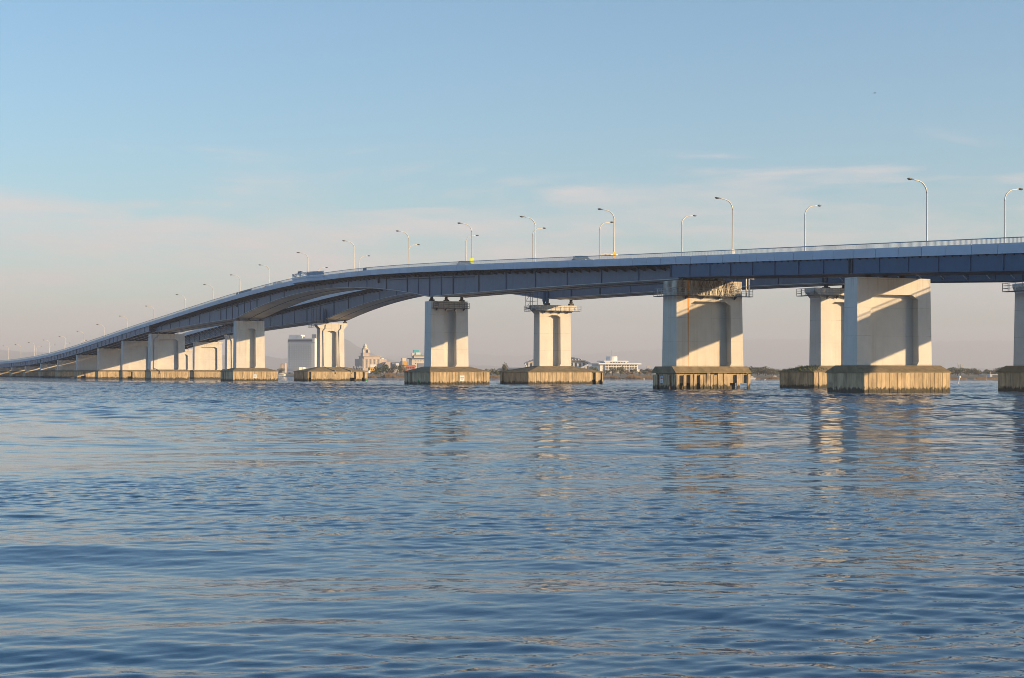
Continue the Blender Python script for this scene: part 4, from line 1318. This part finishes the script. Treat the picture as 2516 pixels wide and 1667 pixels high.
lp.box('cabin', 1588.5, 1600, 900.5, 904.5, 'b_cream', 4); lp.box('mast', 1589.5, 1590.5, 904.5, 916, 'b_cream', .5, 1.5)
tw2 = Bld('tower_block', 'distant pale tower rising over the wood at the right', 'tower', 2364, 3000)
tw2.box('wall', 2361, 2367, 896, 914, 'b_cream', 8); tw2.box('roof_box', 2355, 2358, 892, 895, 'b_white', 3, 4); tw2.box('arm', 2355.5, 2357, 895, 914, 'b_cream', 2, 4.5)
pw = Bld('shore_pavilion', 'white waterside pavilion with two thin posts behind the rightmost dark footing', 'pavilion', 2452, 640)
pw.box('wall', 2433, 2438, 920, 928, 'b_white', 4); pw.box('roof', 2434, 2480, 919.6, 921, 'b_white', 5)
pw.box('post', 2432.6, 2433.8, 913.5, 920, 'b_cream', .3); pw.box('post', 2466, 2467.5, 913.5, 920, 'b_cream', .3)
hut = Bld('shore_hut', 'tiny white hut on the shore before the far wood', 'hut', 1904, 640)
hut.box('wall', 1900, 1908, 924, 928, 'b_white', 2); MB().prism([(hut.X(1899.5), hut.Z(924)), (hut.X(1908.5), hut.Z(924)), (hut.X(1904), hut.Z(922.9))], 'y', -.2, 2.2).build('roof', M['b_cream'], hut.o)
gh = Bld('greenhouse', 'low bluish greenhouse roof in the wood at the right', 'building', 2413, 900)
gh.box('wall', 2407, 2418, 922, 925, 'b_grey', 5); MB().prism([(gh.X(2406.5), gh.Z(922)), (gh.X(2418.5), gh.Z(922)), (gh.X(2415), gh.Z(920.6)), (gh.X(2410), gh.Z(920.6))], 'y', -.3, 5.3).build('roof', M['b_roof'], gh.o)
bt = Bld('moored_boat', 'small white boat moored at the shore right of the rust-stained pier footing', 'boat', 1848, 555)
MB().prism([(-1.1, .5), (-.9, -.1), (.9, -.1), (1.4, .55)], 'y', -.5, .5).build('hull', M['white'], bt.o)
MB().frustum((-.5, .5, -.4, .4), .551, (-.35, .3, -.3, .3), 1.05).build('cabin', M['b_cream'], bt.o)

# ------------------------------------------------------------------ things standing in the water
def stake(px, py, top, lean, label, mat, tip=None, r=.05, name='marker_post', group=None):
    d = FPX*CAM_H/(py - 914); p = ground(px, d); k = d/FPX
    h = (py - top)*k
    o = empty(name, (p.x, p.y, 0)); tag(o, label, 'marker', group)
    off = RIGHT*(lean*k)
    MB().tube([(-off.x*.3, -off.y*.3, -.8), (off.x, off.y, h)], r, 6, r*.8).build('shaft', M[mat], o)
    if tip: MB().lathe([(r*1.2, h-.05), (r*2.6, h+.05), (r*2.6, h+.35), (r, h+.45)], off.x, off.y, 8).build('top_mark', M[tip], o)
    return o
M['green_light'] = pmat('green_buoy', (.02, .4, .16), .5)
stake(1026, 945.5, 940, 1.5, 'short pale stake with green top in front of the slim pier footing', 'b_cream', 'green_light', .07)
stake(900, 939, 936.5, 0, 'small green-topped float at the flared pier footing', 'b_cream', 'green_light', .07)
stake(2353, 943.5, 929, 4, 'leaning white channel post in the water right of the nearest pier', 'white', 'white', .14)
stake(1884, 941.5, 933, 4, 'thin dark leaning stick in the water before the far wood', 'galv_dark', None, .03)
for (x, yb, yt) in ((2374, 937, 929), (2395, 935, 927), (2424, 939, 923)):
    stake(x, yb, yt, 0, {2374: 'left', 2395: 'middle', 2424: 'right'}[x] + ' one of three thin tan fishing stakes at the right', 'b_tan', None, .05, 'fishing_stake', 'fishing stakes at the right')
def float_ball(px, py, label):
    d = FPX*CAM_H/(py - 914); p = ground(px, d)
    o = MB().lathe([(.02, -.2), (.2, -.1), (.28, .05), (.2, .25), (.04, .34)], 0, 0, 10).build('buoy', M['white'], smooth=True)
    o.location = (p.x, p.y, 0); tag(o, label, 'buoy')
float_ball(1879, 934, 'round white buoy on the water before the far wood')
float_ball(1582, 932.5, 'round white buoy left of the rust-stained pier footing')

# a bird high up at the right
bp_ = ground(2149, 220)
bird = empty('bird', (bp_.x, bp_.y, CAM_H + (914-229)/FPX*220)); tag(bird, 'tiny dark bird high in the sky at the right', 'bird')
M['bird'] = pmat('bird_feather', (.03, .03, .03), .8)
bd = MB().lathe([(.01, -.2), (.05, -.1), (.06, .05), (.03, .16), (.005, .22)], 0, 0, 8)
bd.v = [(x, z, y) for x, y, z in bd.v]
bd.build('body', M['bird'], bird, smooth=True)
for s in (-1, 1):
    MB().add([(s*.03, -.06, 0), (s*.03, .08, 0), (s*.22, .05, .07), (s*.42, -.06, .02), (s*.03, -.06, .012), (s*.03, .08, .012), (s*.22, .05, .08), (s*.42, -.06, .028)],
             [(0,1,2,3),(7,6,5,4),(0,4,5,1),(1,5,6,2),(2,6,7,3),(3,7,4,0)]).build('wing', M['bird'], bird)

# ------------------------------------------------------------------ air
HAZE = 2.0e-4
hz = MB()
hz.box(-23000, 23000, -23000, 23000, -8, 385)
ho = hz.build('haze', None)
tag(ho, kind='stuff')
hm = bpy.data.materials.new('haze'); hm.use_nodes = True
hn, hl_ = hm.node_tree.nodes, hm.node_tree.links
hn.remove(hn['Principled BSDF'])
pv = hn.new('ShaderNodeVolumePrincipled')
pv.inputs['Color'].default_value = (.88, .91, .99, 1)
pv.inputs['Density'].default_value = HAZE
pv.inputs['Anisotropy'].default_value = 0.0
hl_.new(pv.outputs[0], hn['Material Output'].inputs['Volume'])
ho.data.materials.append(hm)
